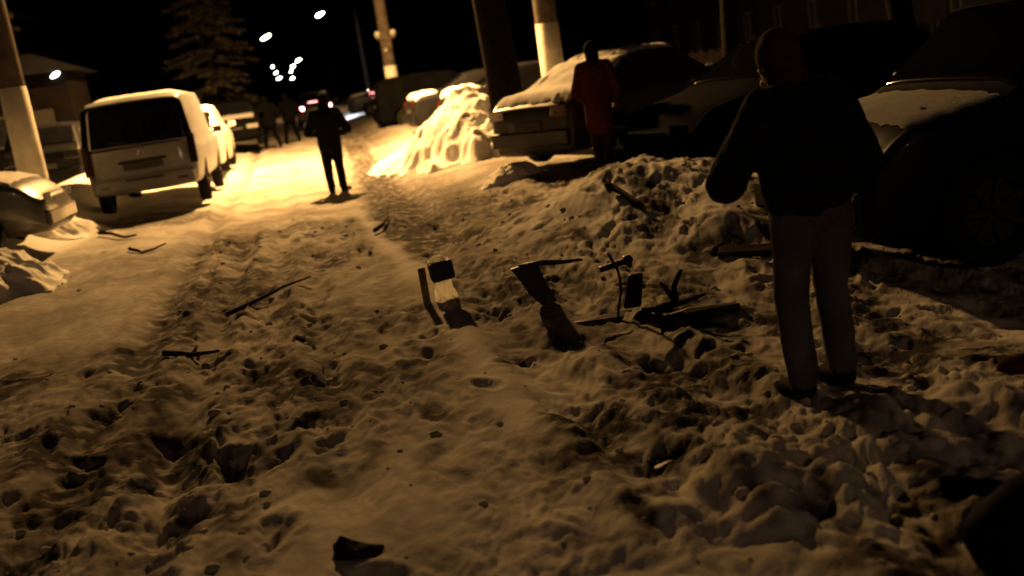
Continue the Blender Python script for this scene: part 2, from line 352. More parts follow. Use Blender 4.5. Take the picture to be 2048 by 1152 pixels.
TP = np.array([0, .14, .24, .29, .34, .50, .55, .60, .70, .80, .87, .92, .955, 1.])
class CarShape:
    def __init__(s, prof, W, belt, zb=.2, roofk=.80, axles=(.8, 3.4), wr=.31, lean=(0., 0.), taper=.10):
        s.prof = np.array(prof, float); s.W = W; s.belt = belt; s.zb = zb; s.roofk = roofk; s.axles = axles; s.wr = wr
        s.cache = {}; s.L = s.prof[-1, 0]; s.lean = lean; s.taper = taper
    def top(s, x):
        xx = x + np.linspace(-.09, .09, 5); return float(np.mean(np.interp(xx, s.prof[:, 0], s.prof[:, 1])))
    def ring(s, x, n=44):
        k = (round(x, 4), n)
        if k not in s.cache: s.cache[k] = s._ring(x, n)
        return s.cache[k]
    def _ring(s, x, n=44):
        zt = s.top(x); w = s.W / 2
        for d in (x, s.L - x):
            if d < .5: w *= 1 - s.taper * (1 - d / .5)**2.2
        h = zt - s.belt
        g = min(1., max(0., (h - .03) / .40))
        zbelt = s.belt if h > .05 else zt - .05
        wr = w * (.93 + (s.roofk - .93) * g); wb = w * .965
        zm = s.zb + (zbelt - s.zb) * .55
        P = np.array([(0, zt + .015), (wr * .62, zt + .008), (wr * .9, zt - .012), (wr * .97, zt - .03), (wr, zt - .055 * (.4 + .6 * g)),
                      (wb, zbelt + .004), (w * .985, zbelt - .02), (w * .995, zbelt - .06), (w, zm + .04), (w * .99, zm - .12), (w * .965, s.zb + .12), (w * .94, s.zb + .03), (w * .86, s.zb), (0, s.zb)])
        t = np.linspace(0, 1, n)
        y = np.interp(t, TP, P[:, 0]); z = np.interp(t, TP, P[:, 1])
        k = np.ones(3) / 3
        y[1:-1] = np.convolve(y, k, 'valid'); z[1:-1] = np.convolve(z, k, 'valid')
        for ax in s.axles:
            dx = abs(x - ax); Rr = s.wr + .06
            if dx < Rr:
                za = s.wr + math.sqrt(Rr * Rr - dx * dx)
                m = t > .72; z[m] = np.maximum(z[m], np.minimum(za, zbelt - .08))
        return y, z
    def X(s, x, z):
        if 'mid' not in s.cache: s.cache['mid'] = s.top(s.L * .5)
        zz = (z - s.zb) / max(.1, s.cache['mid'] - s.zb)
        a = np.clip(1 - x / 1.2, 0, 1) * s.lean[0] * zz; b = np.clip(1 - (s.L - x) / 1.2, 0, 1) * s.lean[1] * zz
        return x + a - b
    def pt(s, x, t, side, off=0.):
        y, z = s.ring(x); n = len(y); f = t * (n - 1); i = min(int(f), n - 2); fr = f - i
        def q(xx, ff):
            yy, zz = s.ring(xx); i = min(int(ff), n - 2); fr = ff - i
            a = yy[i] * (1 - fr) + yy[i + 1] * fr; b = zz[i] * (1 - fr) + zz[i + 1] * fr
            return Vector((float(s.X(xx, b)), a * side, b))
        p = q(x, f)
        if off:
            e = .03
            dx = q(min(s.L, x + e), f) - q(max(0, x - e), f); dt = q(x, min(n - 1.001, f + .6)) - q(x, max(0, f - .6))
            nn = dx.cross(dt) * -side
            if nn.length > 1e-9:
                nn.normalize()
                if nn.z < -.5 and t < .5: nn = -nn
                p = p + nn * off
        return p
    def body(s, m, parent):
        xs = np.linspace(0.0, s.L, 110); n = 44
        V, F = [], []
        ringsz = []
        def addring(x, sc=1., dx=0.):
            y, z = s.ring(x); zc = s.zb + (s.top(x) - s.zb) * .5
            pts = []
            for i in range(n): pts.append((x, y[i], z[i]))
            for i in range(n - 2, 0, -1): pts.append((x, -y[i], z[i]))
            b = len(V)
            for (xx, yy, zz) in pts:
                z2 = zc + (zz - zc) * sc
                V.append((float(s.X(xx, z2)) + dx, yy * sc, z2))
            ringsz.append((b, len(pts)))
        addring(0, .0, -.075); addring(0, .5, -.07); addring(0, .86, -.05); addring(0, .95, -.028)
        for x in xs: addring(x)
        addring(s.L, .95, .03); addring(s.L, .86, .06); addring(s.L, .5, .085); addring(s.L, .0, .09)
        for (b0, k), (b1, _) in zip(ringsz, ringsz[1:]):
            for i in range(k): F.append((b0 + i, b1 + i, b1 + (i + 1) % k, b0 + (i + 1) % k))
        return mesh_obj('body', V, F, m, parent)
    def patch(s, name, m, parent, x0, x1, t0, t1, side, off=.006, nx=10, nt=8, thick=.004, t0b=None, t1b=None):
        """panel lying on the body skin; side 0 = right across the car"""
        V, F = [], []
        sides = [side] if side else [1, -1]
        rows = []
        for i in range(nx + 1):
            fx = i / nx; x = x0 + (x1 - x0) * fx
            ta = t0 if t0b is None else t0 + (t0b - t0) * fx
            tb = t1 if t1b is None else t1 + (t1b - t1) * fx
            if side: row = [s.pt(x, ta + (tb - ta) * j / nt, side, off) for j in range(nt + 1)]
            else: row = [s.pt(x, tb * (1 - j / nt), 1, off) for j in range(nt)] + [s.pt(x, tb * j / nt, -1, off) for j in range(nt + 1)]
            rows.append(row)
        k = len(rows[0])
        for r in rows: V += r
        for i in range(nx):
            for j in range(k - 1): F.append((i * k + j, i * k + j + 1, (i + 1) * k + j + 1, (i + 1) * k + j))
        o = mesh_obj(name, V, F, m, parent)
        if thick:
            md = o.modifiers.new('s', 'SOLIDIFY'); md.thickness = thick; md.offset = 0
        return o
    def snow(s, parent, x0, x1, t1, th, m, seed=1, nx=40, nt=14):
        """snow lying on the upper skin, as thick as th, with a ragged rim"""
        V, F = [], []; k = 2 * nt + 1
        top, bot = [], []
        for i in range(nx + 1):
            fx = i / nx
            rt, rb = [], []
            for j in range(-nt, nt + 1):
                fj = abs(j) / nt; side = 1 if j >= 0 else -1
                nz = mnoise.noise(Vector((fx * 7 + seed, j * .35, seed)))
                tt = t1 * fj * (1 - .10 * (1 + nz) * (fj > .5))
                x = x0 + (x1 - x0) * fx + .05 * mnoise.noise(Vector((j * .5, seed * 2, fx * 3))) * (1 if .02 < fx < .98 else 1.6)
                x = min(s.L, max(0, x))
                edge = min(1., min(fx, 1 - fx) * 7, (1 - fj) * 5)
                p0 = s.pt(x, tt, side, .003)
                h = th * (max(0, edge)**.5) * (1 + .35 * nz + .2 * mnoise.noise(Vector((fx * 22, j * .9, seed))))
                rb.append(p0); rt.append(s.pt(x, tt, side, .003 + max(h, .002)))
            top.append(rt); bot.append(rb)
        for r in top: V += r
        o0 = len(V)
        for r in bot: V += r
        for i in range(nx):
            for j in range(k - 1):
                a = (i * k + j, i * k + j + 1, (i + 1) * k + j + 1, (i + 1) * k + j)
                F.append(a); F.append(tuple(q + o0 for q in a[::-1]))
        return mesh_obj('snow_cover', V, F, m, parent)
    def wheels(s, parent):
        for ax in s.axles:
            for sd in (1, -1):
                bm = bmesh.new(); w = .2; r = s.wr
                prof = [(r * .62, 0), (r * .66, .02), (r * .93, .012), (r, .04), (r, w - .04), (r * .93, w - .012), (r * .62, w)]
                rings = []
                for a in range(28):
                    an = a / 28 * 2 * math.pi
                    rings.append([bm.verts.new((ax + p[0] * math.cos(an), sd * (s.W / 2 - .01 - p[1]), r + p[0] * math.sin(an))) for p in prof])
                for a in range(28):
                    r0, r1 = rings[a], rings[(a + 1) % 28]
                    for j in range(len(prof) - 1): bm.faces.new((r0[j], r0[j + 1], r1[j + 1], r1[j]))
                wo = bm_obj('wheel', bm, TYRE, parent, True)
                bm = bmesh.new()
                for a in range(7):
                    an = a / 7 * 2 * math.pi
                    add_box(bm, (ax + math.cos(an) * r * .34, sd * (s.W / 2 - .04), r + math.sin(an) * r * .34), (r * .62, .03, .05), Matrix.Rotation(-an, 4, 'Y'), .008)
                g = bmesh.ops.create_cone(bm, cap_ends=True, segments=24, radius1=r * .63, radius2=r * .63, depth=.05)
                bmesh.ops.rotate(bm, cent=(0, 0, 0), matrix=Matrix.Rotation(math.pi / 2, 4, 'X'), verts=g['verts'])
                bmesh.ops.translate(bm, vec=(ax, sd * (s.W / 2 - .10), r), verts=g['verts'])
                bm_obj('rim', bm, RIM, wo)
    def end_panel(s, name, m, parent, rear, yc, zc, w, h, th=.02, bev=.012, out=.0):
        lean = s.lean[0 if rear else 1]; span = max(.1, s.top(s.L * .5) - s.zb)
        ang = math.atan2(lean, span)
        x = float(s.X(0, zc)) - .068 - out if rear else float(s.X(s.L, zc)) + .065 + out
        return box(name, (x, yc, zc), (th, w, h), m, parent, Matrix.Rotation(ang if rear else -ang, 4, 'Y'), bev)
    def mirror(s, m, parent, x, side, z):
        bm = bmesh.new()
        add_box(bm, (x, side * (s.W / 2 + .09), z), (.10, .17, .13), None, .03)
        add_box(bm, (x + .02, side * (s.W / 2 + .0), z - .05), (.06, .12, .04), None, .01)
        return bm_obj('mirror', bm, m, parent)

def sedan_shape(fast=False):
    # rear .. front
    return CarShape([(0, .86), (.12, 1.0), (.55, 1.03), (.72, 1.06), (1.42, 1.40), (1.9, 1.45), (2.6, 1.43), (3.35, 1.03), (3.5, .98), (4.25, .84), (4.45, .62)], 1.72, .93, .2, .79, (.92, 3.62), .31)
def hatch_shape():
    return CarShape([(0, .9), (.1, 1.02), (.5, 1.42), (.9, 1.48), (2.1, 1.47), (2.85, 1.02), (3.0, .98), (3.75, .84), (3.95, .6)], 1.68, .94, .2, .8, (.7, 3.2), .30)
def suv_shape():
    return CarShape([(0, 1.2), (.06, 1.6), (.4, 1.70), (1.5, 1.74), (2.55, 1.70), (3.2, 1.13), (3.35, 1.10), (4.0, 1.0), (4.22, .75)], 1.82, 1.08, .26, .82, (.85, 3.4), .36)
def van_shape():
    return CarShape([(0, 1.86), (.15, 1.93), (1.2, 1.96), (3.0, 1.95), (3.55, 1.78), (4.25, 1.15), (4.4, 1.08), (4.8, .94), (4.95, .7)], 1.88, 1.05, .24, .86, (.95, 3.95), .36, (.17, 0), .06)

def fit_common(s, root, p, rear_lamps=True, kind='sedan'):
    s.wheels(root)
def dress_sedan(root, s, p, snow_on=None, hatch=False):
    """glass, lamps and trims of a saloon or hatchback"""
    s.body(p, root); s.wheels(root)
    a = (.75, 1.40) if not hatch else (.13, .5)
    b = (2.64, 3.32) if not hatch else (2.14, 2.82)
    s.patch('rear_window', GLASS, root, a[0], a[1], 0, .27, 0)
    s.patch('windshield', GLASS, root, b[0], b[1], 0, .27, 0)
    m0 = a[1] + .05; m1 = b[0] + .35; mid = (m0 + m1) / 2
    for sd in (1, -1):
        s.patch('side_window', GLASS, root, m0 - .15, mid - .04, .37, .48, sd, t0b=.355)
        s.patch('side_window', GLASS, root, mid + .04, m1, .355, .48, sd, t0b=.43)
        s.patch('door_handle', p, root, mid - .30, mid - .12, .585, .61, sd, off=.02, nx=3, nt=2, thick=.02)
        s.patch('sill_trim', BLACKP, root, s.axles[0] + .45, s.axles[1] - .45, .86, .93, sd, off=.008, nx=6, nt=3)
        s.mirror(p, root, b[0] + .45, sd, s.belt + .09)
        s.end_panel('tail_light', TAIL, root, True, sd * (s.W / 2 - .26), .80, .30, .15)
        s.end_panel('headlight', HEADL, root, False, sd * (s.W / 2 - .26), .62 if not hatch else .64, .34, .13)
    s.end_panel('bumper', p, root, True, 0, .44, s.W * .86, .22, .08, .03)
    s.end_panel('bumper', p, root, False, 0, .38, s.W * .86, .20, .06, .03)
    s.end_panel('grille', BLACKP, root, False, 0, .58, .62, .09, .03)
    s.end_panel('number_plate', PLATE, root, True, 0, .62, .52, .11, .03, .004, .01)

def place(root, x, y, rot, z=None, tilt=0.):
    root.location = (x, y, gz(x, y) if z is None else z); root.rotation_euler = (tilt, 0, R(rot))

# --- white van on the left, rear towards us
van = thing('parked_van', 'white van with a big dark rear window, parked facing away up the left side', 'van', (0, 0, 0))
vs = van_shape(); vs.zb = .38; vs.body(WHITEP, van); vs.wheels(van)
def rear_glass(s, parent, z0, z1, w0, w1):
    V, F = [], []; n = 12
    for i in range(n + 1):
        z = z0 + (z1 - z0) * i / n; fz = i / n
        hw = (w0 + (w1 - w0) * fz) / 2
        rc = .10; e = min(fz, 1 - fz) * (z1 - z0)
        if e < rc: hw -= rc - math.sqrt(max(0, rc * rc - (rc - e)**2))
        for j in range(n + 1):
            y = (j / n * 2 - 1) * hw
            V.append((float(s.X(0, z)) - .090 + .022 * (abs(y) / (s.W / 2))**3, y, z))
    for i in range(n):
        for j in range(n): a = i * (n + 1) + j; F.append((a, a + 1, a + n + 2, a + n + 1))
    o = mesh_obj('rear_window', V, F, GLASS, parent); md = o.modifiers.new('s', 'SOLIDIFY'); md.thickness = .016; md.offset = 0
    return o
rw = rear_glass(vs, van, 1.12, 1.85, 1.80, 1.60)
tube('wiper', [(vs.X(0, 1.16) - .09, -.05, 1.16), (vs.X(0, 1.22) - .09, .25, 1.21), (vs.X(0, 1.26) - .085, .5, 1.25)], .012, BLACKP, rw)
for sd in (1, -1):
    vs.end_panel('tail_light', mat('smoked_tail_lamp', (.02, .004, .004), .2, coat=.5), van, True, sd * .845, .98, .13, .50, .05, .012)
    vs.patch('side_window', GLASS, van, .35, 1.45, .35, .48, sd); vs.patch('side_window', GLASS, van, 1.55, 2.7, .35, .48, sd); vs.patch('side_window', GLASS, van, 2.8, 3.7, .35, .48, sd, t0b=.42)
    vs.mirror(BLACKP, van, 3.65, sd, 1.18)
    vs.patch('rub_strip', BLACKP, van, 1.4, 3.5, .755, .79, sd, off=.012, nx=8, nt=2, thick=.015)
vs.patch('windshield', GLASS, van, 3.58, 4.22, 0, .27, 0)
vs.end_panel('bumper', WHITEP, van, True, 0, .53, 1.66, .26, .12, .05, .02)
vs.end_panel('plate_recess', mat('van_recess', (.05, .048, .045), .6), van, True, -.02, .83, .66, .15, .03, .02, -.004)
vs.end_panel('number_plate', PLATE, van, True, -.02, .80, .52, .10, .02, .004, .018)
vs.end_panel('plate_garnish', BLACKP, van, True, -.02, .895, .78, .045, .04, .015, .012)
vs.end_panel('bumper_slot', BLACKP, van, True, -.02, .60, .62, .035, .03, .01, .075)
bm = bmesh.new()
for sg in (1, -1): add_box(bm, (vs.X(0, 1.04) - .075, -.02 + sg * .035, 1.035), (.015, .022, .10), Matrix.Rotation(R(32 * sg), 4, 'X'), .004)
add_box(bm, (vs.X(0, 1.04) - .072, -.02, 1.0), (.012, .12, .016), None, .004)
bm_obj('emblem', bm, CHROME, van)
vs.end_panel('tailgate_seam', BLACKP, van, True, 0, .62, 1.5, .012, .02, .002, .0)
for zz, yy in ((.53, .62), (.53, -.62)): vs.end_panel('reflector', TAIL, van, True, yy, zz, .16, .04, .02, .006, .078)
vs.snow(van, .25, 3.4, .22, .035, CSNOW, 3)
place(van, -2.72, 18.45, 90, .26)

# --- pale car parked in front of the van
c = thing('parked_car', 'pale car beyond the white van, lit bright by the street lamp', 'car', (0, 0, 0))
s = hatch_shape(); dress_sedan(c, s, LIGHTP, hatch=True); s.snow(c, .55, 2.1, .3, .06, CSNOW, 5); place(c, -2.62, 24.3, 90, .42)

# --- silver car nosing into the street at the left edge
c = thing('parked_car', 'silver car at the left edge with its snowy bonnet poking out of the bank', 'car', (0, 0, 0))
s = sedan_shape(); dress_sedan(c, s, SILVER); s.snow(c, 3.3, 4.15, .30, .05, CSNOW, 8); s.snow(c, 1.2, 2.6, .3, .09, CSNOW, 9)
place(c, -7.72, 14.35, 0, .40)

# --- dark car behind the left pole
c = thing('parked_car', 'dark car half hidden behind the left pole by the booth', 'car', (0, 0, 0))
s = hatch_shape(); dress_sedan(c, s, BLACKC, hatch=True)
for ch in c.children:
    if ch.name.startswith('tail_light'): ch.data.materials.clear(); ch.data.materials.append(GLASS); place(c, -5.35, 23.3, 92, .55)

# --- dark car beside the walker
c = thing('parked_car', 'dark grey snow-dusted car standing behind the walking person on the left', 'car', (0, 0, 0))
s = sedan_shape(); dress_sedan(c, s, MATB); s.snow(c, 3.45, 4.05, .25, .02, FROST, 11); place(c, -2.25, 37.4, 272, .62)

# --- car driving off with its tail lights on
c = thing('moving_car', 'distant car driving away with glowing red tail lights', 'car', (0, 0, 0))
s = sedan_shape(); dress_sedan(c, s, DGREY)
GLOW = mat('lit_tail_lamp', (.5, .03, .03), .3, 0, .05, 5, emit=(1., .30, .30), estr=14.)
for ch in [k for k in c.children if k.name.startswith('tail_light')]:
    ch.data.materials.clear(); ch.data.materials.append(GLOW)
s.end_panel('brake_light', GLOW, c, True, 0, 1.02, .5, .05, .03, .006, -.35)
place(c, .62, 47.5, 88, .62)
for sd in (1, -1):
    l = bpy.data.lights.new('headlight_beam', 'SPOT'); l.energy = 16000; l.spot_size = R(38); l.spot_blend = .8; l.color = (.86, .92, 1.); l.shadow_soft_size = .08
    lo = bpy.data.objects.new('headlight_beam', l); link(lo, c); lo.location = (4.65, sd * .6, .66); lo.rotation_euler = (0, R(-86), R(-13))

# --- row of cars on the right, far to near
def right_car(label, shape, p, x, y, rot, z, snow=None, hatch=False):
    c = thing('parked_car', label, 'car', (0, 0, 0)); s = shape()
    dress_sedan(c, s, p, hatch=hatch)
    for sn in (snow or []): s.snow(c, *sn[:3], sn[3], CSNOW, sn[4])
    place(c, x, y, rot, z); return c, s
right_car('blue car with a snowy bonnet, farthest of the right-hand row past the standing person', sedan_shape, BLUEC, 2.3, 51.0, 0, .62, [(2.6, 4.1, .3, .05, 2), (.1, .7, .3, .05, 3)])
def suv_dress(c, s, p):
    s.body(p, c); s.wheels(c)
    s.patch('windshield', GLASS, c, 2.6, 3.17, 0, .27, 0); 
    for sd in (1, -1):
        s.patch('side_window', GLASS, c, .35, 1.4, .36, .48, sd); s.patch('side_window', GLASS, c, 1.5, 2.85, .36, .48, sd, t0b=.42)
        s.mirror(p, c, 2.85, sd, s.belt + .1)
        s.patch('door_handle', CHROME, c, 1.62, 1.80, .585, .61, sd, off=.02, nx=3, nt=2, thick=.02)
        s.patch('door_handle', CHROME, c, .62, .80, .585, .61, sd, off=.02, nx=3, nt=2, thick=.02)
        s.patch('sill_trim', mat('dull_sill', (.05, .05, .055), .4, .5), c, 1.4, 3.05, .87, .92, sd, off=.012, nx=6, nt=3, thick=.01)
        s.patch('side_marker', TAIL, c, 3.84, 3.95, .68, .71, sd, off=.008, nx=3, nt=2)
        s.end_panel('headlight', HEADL, c, False, sd * .66, .82, .34, .16)
        s.end_panel('tail_light', TAIL, c, True, sd * .78, 1.05, .16, .45)
    s.end_panel('grille', BLACKP, c, False, 0, .78, .8, .16, .03)
    s.end_panel('bumper', p, c, False, 0, .50, 1.6, .24, .08, .04)
    s.end_panel('rear_window', GLASS, c, True, 0, 1.35, 1.4, .42, .02)
    s.end_panel('bumper', p, c, True, 0, .52, 1.6, .24, .1, .04)
    s.end_panel('number_plate', PLATE, c, True, 0, .85, .52, .11, .03, .004)
c = thing('parked_car', 'black boxy car seen as a dark block at the foot of the middle pole', 'car', (0, 0, 0))
s = suv_shape(); suv_dress(c, s, MATB)
for ch in c.children:
    if ch.name.startswith('tail_light'): ch.data.materials.clear(); ch.data.materials.append(MATB)
place(c, 2.45, 35.2, 2, .35)
right_car('dark car with a shiny windshield, parked between the snow heap and the middle pole', sedan_shape, BLACKC, 2.9, 28.6, 4, .42, [(.05, .62, .33, .07, 6)])
right_car('black car close behind the tall snow heap, its roof just showing', sedan_shape, BLACKC, 3.3, 24.6, 3, .40, [(.05, .68, .33, .10, 7)])
c, s = right_car('dark saloon parked tail out, its rear window and boot covered in snow', sedan_shape, paint('grey_saloon_paint', (.045, .042, .04), .4, .1, .15, .3), 3.08, 14.45, 34, .30, [(.02, 1.47, .31, .045, 12), (1.55, 2.7, .27, .05, 13)])
# --- dark van between the saloon and the near car
c = thing('parked_car', 'black car in deep shadow between the red-coated person and the near navy car', 'car', (0, 0, 0))
s = hatch_shape(); dress_sedan(c, s, MATB, hatch=True)
place(c, 7.6, 12.5, 196, .18)
for ch in c.children:
    if ch.name.startswith(('headlight', 'number_plate', 'grille')): ch.data.materials.clear(); ch.data.materials.append(MATB)
# --- near car on the right
c = thing('parked_car', 'navy car right behind the nearest person, frost on its bonnet', 'car', (0, 0, 0))
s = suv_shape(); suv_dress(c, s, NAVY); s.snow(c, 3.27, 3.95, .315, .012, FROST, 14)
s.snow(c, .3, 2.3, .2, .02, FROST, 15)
place(c, 7.65, 6.92, 180, .0)

# ------------------------------------------------------------------ people
SKIN = mat('skin', (.36, .22, .16), .5, 0, .1, 20)
_bm = bmesh.new(); bmesh.ops.create_icosphere(_bm, subdivisions=3, radius=1.)
ICO_V = np.array([v.co[:] for v in _bm.verts]); ICO_F = np.array([[v.index for v in f.verts] for f in _bm.faces]); _bm.free()
def blob_mesh(name, caps, m, parent, voxel, smooth=4, lump=0., seed=0, disp=()):
    """one continuous skin round tapered limbs"""
    AV, AF = [], []
    def ball(c, r, sq):
        AF.append(ICO_F + len(AV) * len(ICO_V)); AV.append(ICO_V * np.array([r * sq[0], r * sq[1], r * sq[2]]) + np.array(c))
    for cp in caps:
        a, b, ra, rb = Vector(cp[0]), Vector(cp[1]), cp[2], cp[3]; sq = cp[4] if len(cp) > 4 else (1, 1, 1)
        d = (b - a).length; k = max(2, int(d / max(.006, min(ra, rb) * .35)) + 1)
        k = min(k, 26)
        for i in range(k):
            f = i / (k - 1); ball(a.lerp(b, f), ra + (rb - ra) * f, sq)
    me = bpy.data.meshes.new(name); me.from_pydata(np.concatenate(AV).tolist(), [], np.concatenate(AF).tolist())
    o = bpy.data.objects.new(name, me); COL.objects.link(o)
    md = o.modifiers.new('r', 'REMESH'); md.mode = 'VOXEL'; md.voxel_size = voxel; md.use_smooth_shade = True
    if smooth:
        sm = o.modifiers.new('s', 'SMOOTH'); sm.iterations = smooth; sm.factor = .5
    dg = bpy.context.evaluated_depsgraph_get()
    me2 = bpy.data.meshes.new_from_object(o.evaluated_get(dg)); me2.name = name
    bpy.data.objects.remove(o)
    if lump:
        for v in me2.vertices:
            p = v.co; n = mnoise.noise(Vector((p.x * 9 + seed, p.y * 9, p.z * 5))) * lump + mnoise.noise(Vector((p.x * 22, p.y * 22 + seed, p.z * 16))) * lump * .5
            v.co = p + v.normal * n
    me2.materials.clear(); me2.materials.append(m)
    me2.polygons.foreach_set('use_smooth', [True] * len(me2.polygons))
    return link(bpy.data.objects.new(name, me2), parent)
def hand_caps(w, d, palm, side):
    """palm, four bent fingers and a thumb from wrist w along direction d"""
    w = Vector(w); d = Vector(d).normalized(); n = Vector(palm).normalized(); n = (n - d * n.dot(d)).normalized(); s = d.cross(n) * side
    out = [(w, w + d * .085, .026, .034)]
    for i, ln in enumerate((.066, .076, .070, .054)):
        o = (i - 1.5) * .020
        k0 = w + d * .09 + s * o; k1 = k0 + d * ln * .5 + n * .012; k2 = k1 + d * ln * .3 + n * .03
        out += [(k0 - d * .02, k1, .0105, .0095), (k1, k2, .0095, .008)]
    t0 = w + d * .03 - s * .025; t1 = t0 + d * .035 - s * .028 + n * .01; t2 = t1 + d * .03 + n * .012
    out += [(t0, t1, .013, .011), (t1, t2, .011, .009)]
    return out
def person(label, loc, rotz, h, pose, coat_m, trouser_m, hat_m, hem=.88, hood=True, voxel=.016, bulk=1., skirt=0., boots_m=None, group=None, tilt=0.):
    k = h / 1.75
    root = thing('person', label, 'person', loc, R(rotz), group)
    root.rotation_euler = (R(tilt), 0, R(rotz))
    J = {n: Vector(v) * k for n, v in pose.items()}
    pel = Vector((0, 0, .93)) * k; che = J.get('chest', Vector((0, .0, 1.32)) * k); nek = J.get('neck', Vector((0, .01, 1.49)) * k); hd = J.get('head', Vector((0, .03, 1.63)) * k)
    b = []
    b += [(pel, pel + Vector((0, 0, .06)), .12 * k, .12 * k, (1.25, .9, 1)), (pel, che, .115 * k, .145 * k, (1.2, .8, 1)), (che, nek, .12 * k, .055 * k, (1.3, .85, 1)), (nek, hd, .052 * k, .055 * k)]
    b += [(hd - Vector((0, 0, .02)), hd + Vector((0, 0, .03)), .083 * k, .086 * k, (.9, 1.08, 1.15))]
    fy = J.get('face', Vector((0, 1, 0))).normalized(); fx = Vector((fy.y, -fy.x, 0)).normalized()
    b += [(hd + fy * .085 * k - Vector((0, 0, .01)), hd + fy * .105 * k - Vector((0, 0, .03)), .012, .014)]                     # nose
    b += [(hd + fy * .07 * k - Vector((0, 0, .085)), hd + fy * .06 * k - Vector((0, 0, .095)), .03, .028)]                       # chin
    for sd in (1, -1): b += [(hd + fx * sd * .082 * k + Vector((0, 0, .01)), hd + fx * sd * .084 * k - Vector((0, 0, .03)), .013, .011)]
    coat = [(pel + Vector((0, 0, hem - .93)) * k, che, (.155 + skirt) * k * bulk, .17 * k * bulk, (1.18, .85, 1)), (che, nek - Vector((0, 0, .03)), .155 * k * bulk, .085 * k, (1.25, .9, 1)),
            (nek - Vector((0, 0, .04)), nek + Vector((0, 0, .02)), .085 * k, .075 * k)]
    tro = [(pel, pel + Vector((0, 0, .08)), .14 * k, .13 * k, (1.2, .95, 1))]
    boo = []
    for sd, n in ((-1, 'L'), (1, 'R')):
        sh = che + Vector((sd * .185, 0, .10)) * k; el = J['el' + n]; wr = J['wr' + n]; hp = pel + Vector((sd * .095, 0, -.03)) * k; kn = J['kn' + n]; an = J['an' + n]
        b += [(che + Vector((sd * .1, 0, .1)) * k, sh, .06 * k, .055 * k), (sh, el, .05 * k, .042 * k), (el, wr, .042 * k, .03 * k)]
        b += hand_caps(wr, J.get('hd' + n, wr - el), J.get('pm' + n, Vector((-sd, .3, 0))), sd)
        b += [(hp, kn, .085 * k, .058 * k), (kn, an, .055 * k, .04 * k), (an, an + J.get('ft' + n, Vector((0, .15, -.04)) * k) * .9, .034 * k, .028 * k)]
        coat += [(che + Vector((sd * .08, 0, .09)) * k, sh, .10 * k * bulk, .082 * k * bulk), (sh, el, .082 * k * bulk, .07 * k * bulk), (el, wr - (wr - el).normalized() * .01, .068 * k * bulk, .052 * k * bulk)]
        tro += [(hp, kn, .108 * k, .083 * k), (kn, an + Vector((0, 0, .05)) * k, .082 * k, .073 * k)]
        ft = J.get('ft' + n, Vector((0, .15, -.04)) * k)
        boo += [(an + (kn - an) * .17, an, .060 * k, .058 * k), (an - Vector((0, 0, .02)) * k, an + ft, .056 * k, .05 * k)]
    blob_mesh('body', b, SKIN, root, min(voxel, .011), 2)
    cm = []
    if skirt:
        cm = [(pel + Vector((0, 0, hem - .93)) * k, pel, .15 * k + skirt, .16 * k, (1.15, .9, 1))]
    blob_mesh('coat', coat + cm, coat_m, root, voxel, 5, .012, 3)
    blob_mesh('trousers', tro, trouser_m, root, voxel * .9, 4, .010, 5)
    blob_mesh('boots', boo, boots_m or mat('boot_leather', (.012, .011, .01), .8), root, voxel * .8, 2)
    if hood:
        blob_mesh('hood', [(hd + Vector((0, 0, .02)) - fy * .015, hd + Vector((0, 0, .035)) - fy * .02, .108 * k, .108 * k, (.95, 1.02, 1.12)), (nek, hd - fy * .03, .10 * k, .10 * k)], hat_m, root, voxel * .8, 4, .006, 2)
    else:
        hat = blob_mesh('hat', [(hd + Vector((0, 0, .055)) - fy * .012, hd + Vector((0, 0, .085)) - fy * .012, .099 * k, .09 * k, (.95, 1.08, .95)), (hd + Vector((0, 0, -.01)) - fy * .045, hd + Vector((0, 0, .04)) - fy * .03, .085 * k, .092 * k)], hat_m, root, voxel * .7, 3, .006, 2)
        blob_mesh('scarf', [(nek - Vector((.05, 0, 0)), nek + Vector((.05, .02, .02)), .085 * k, .085 * k)], hat_m, root, voxel * .8, 3, .008, 4)
    EY = mat('eye', (.02, .015, .012), .15)
    for sd in (1, -1):
        bm = bmesh.new(); g = bmesh.ops.create_icosphere(bm, subdivisions=2, radius=.013 * k)
        bmesh.ops.translate(bm, vec=hd + fy * .078 * k + fx * sd * .032 * k + Vector((0, 0, .012)), verts=g['verts'])
        bm_obj('eye', bm, EY, root, True)
    box('mouth', hd + fy * .090 * k - Vector((0, 0, .062)), (.045 * k, .012, .008), mat('lips', (.22, .09, .08), .5), root, Matrix.Rotation(-math.atan2(fy.x, fy.y), 4, 'Z'), .003)
    return root
def wool(name, c): return mat(name, c, .9, 0, .35, 25, bump=.5)
# the nearest person: turned to the left, hands raised before the chest
P_near = dict(chest=(0, .02, 1.30), neck=(-.01, .05, 1.47), head=(-.05, .09, 1.60), face=(-.25, 1, 0),
    elL=(-.37, .10, 1.09), wrL=(-.20, .33, 1.16), hdL=(.5, .7, .3), pmL=(.6, -.4, .2), elR=(.36, .06, 1.08), wrR=(.18, .30, 1.12), hdR=(-.5, .7, .3), pmR=(-.6, -.4, .2),
    knL=(-.12, .04, .50), anL=(-.13, -.02, .09), knR=(.11, .05, .50), anR=(.13, .03, .09))
person('nearest person, back turned, in a dark jacket, reddish hood and worn jeans', (2.13, 4.33, gz(2.13, 4.33) - .05), 8, 1.69, P_near, wool('dark_jacket', (.010, .011, .016)), mat('faded_jeans', (.06, .06, .072), .85, 0, .45, 5, bump=.5), wool('red_brown_hat', (.038, .013, .011)), 1.03, True, .011, 1.27)
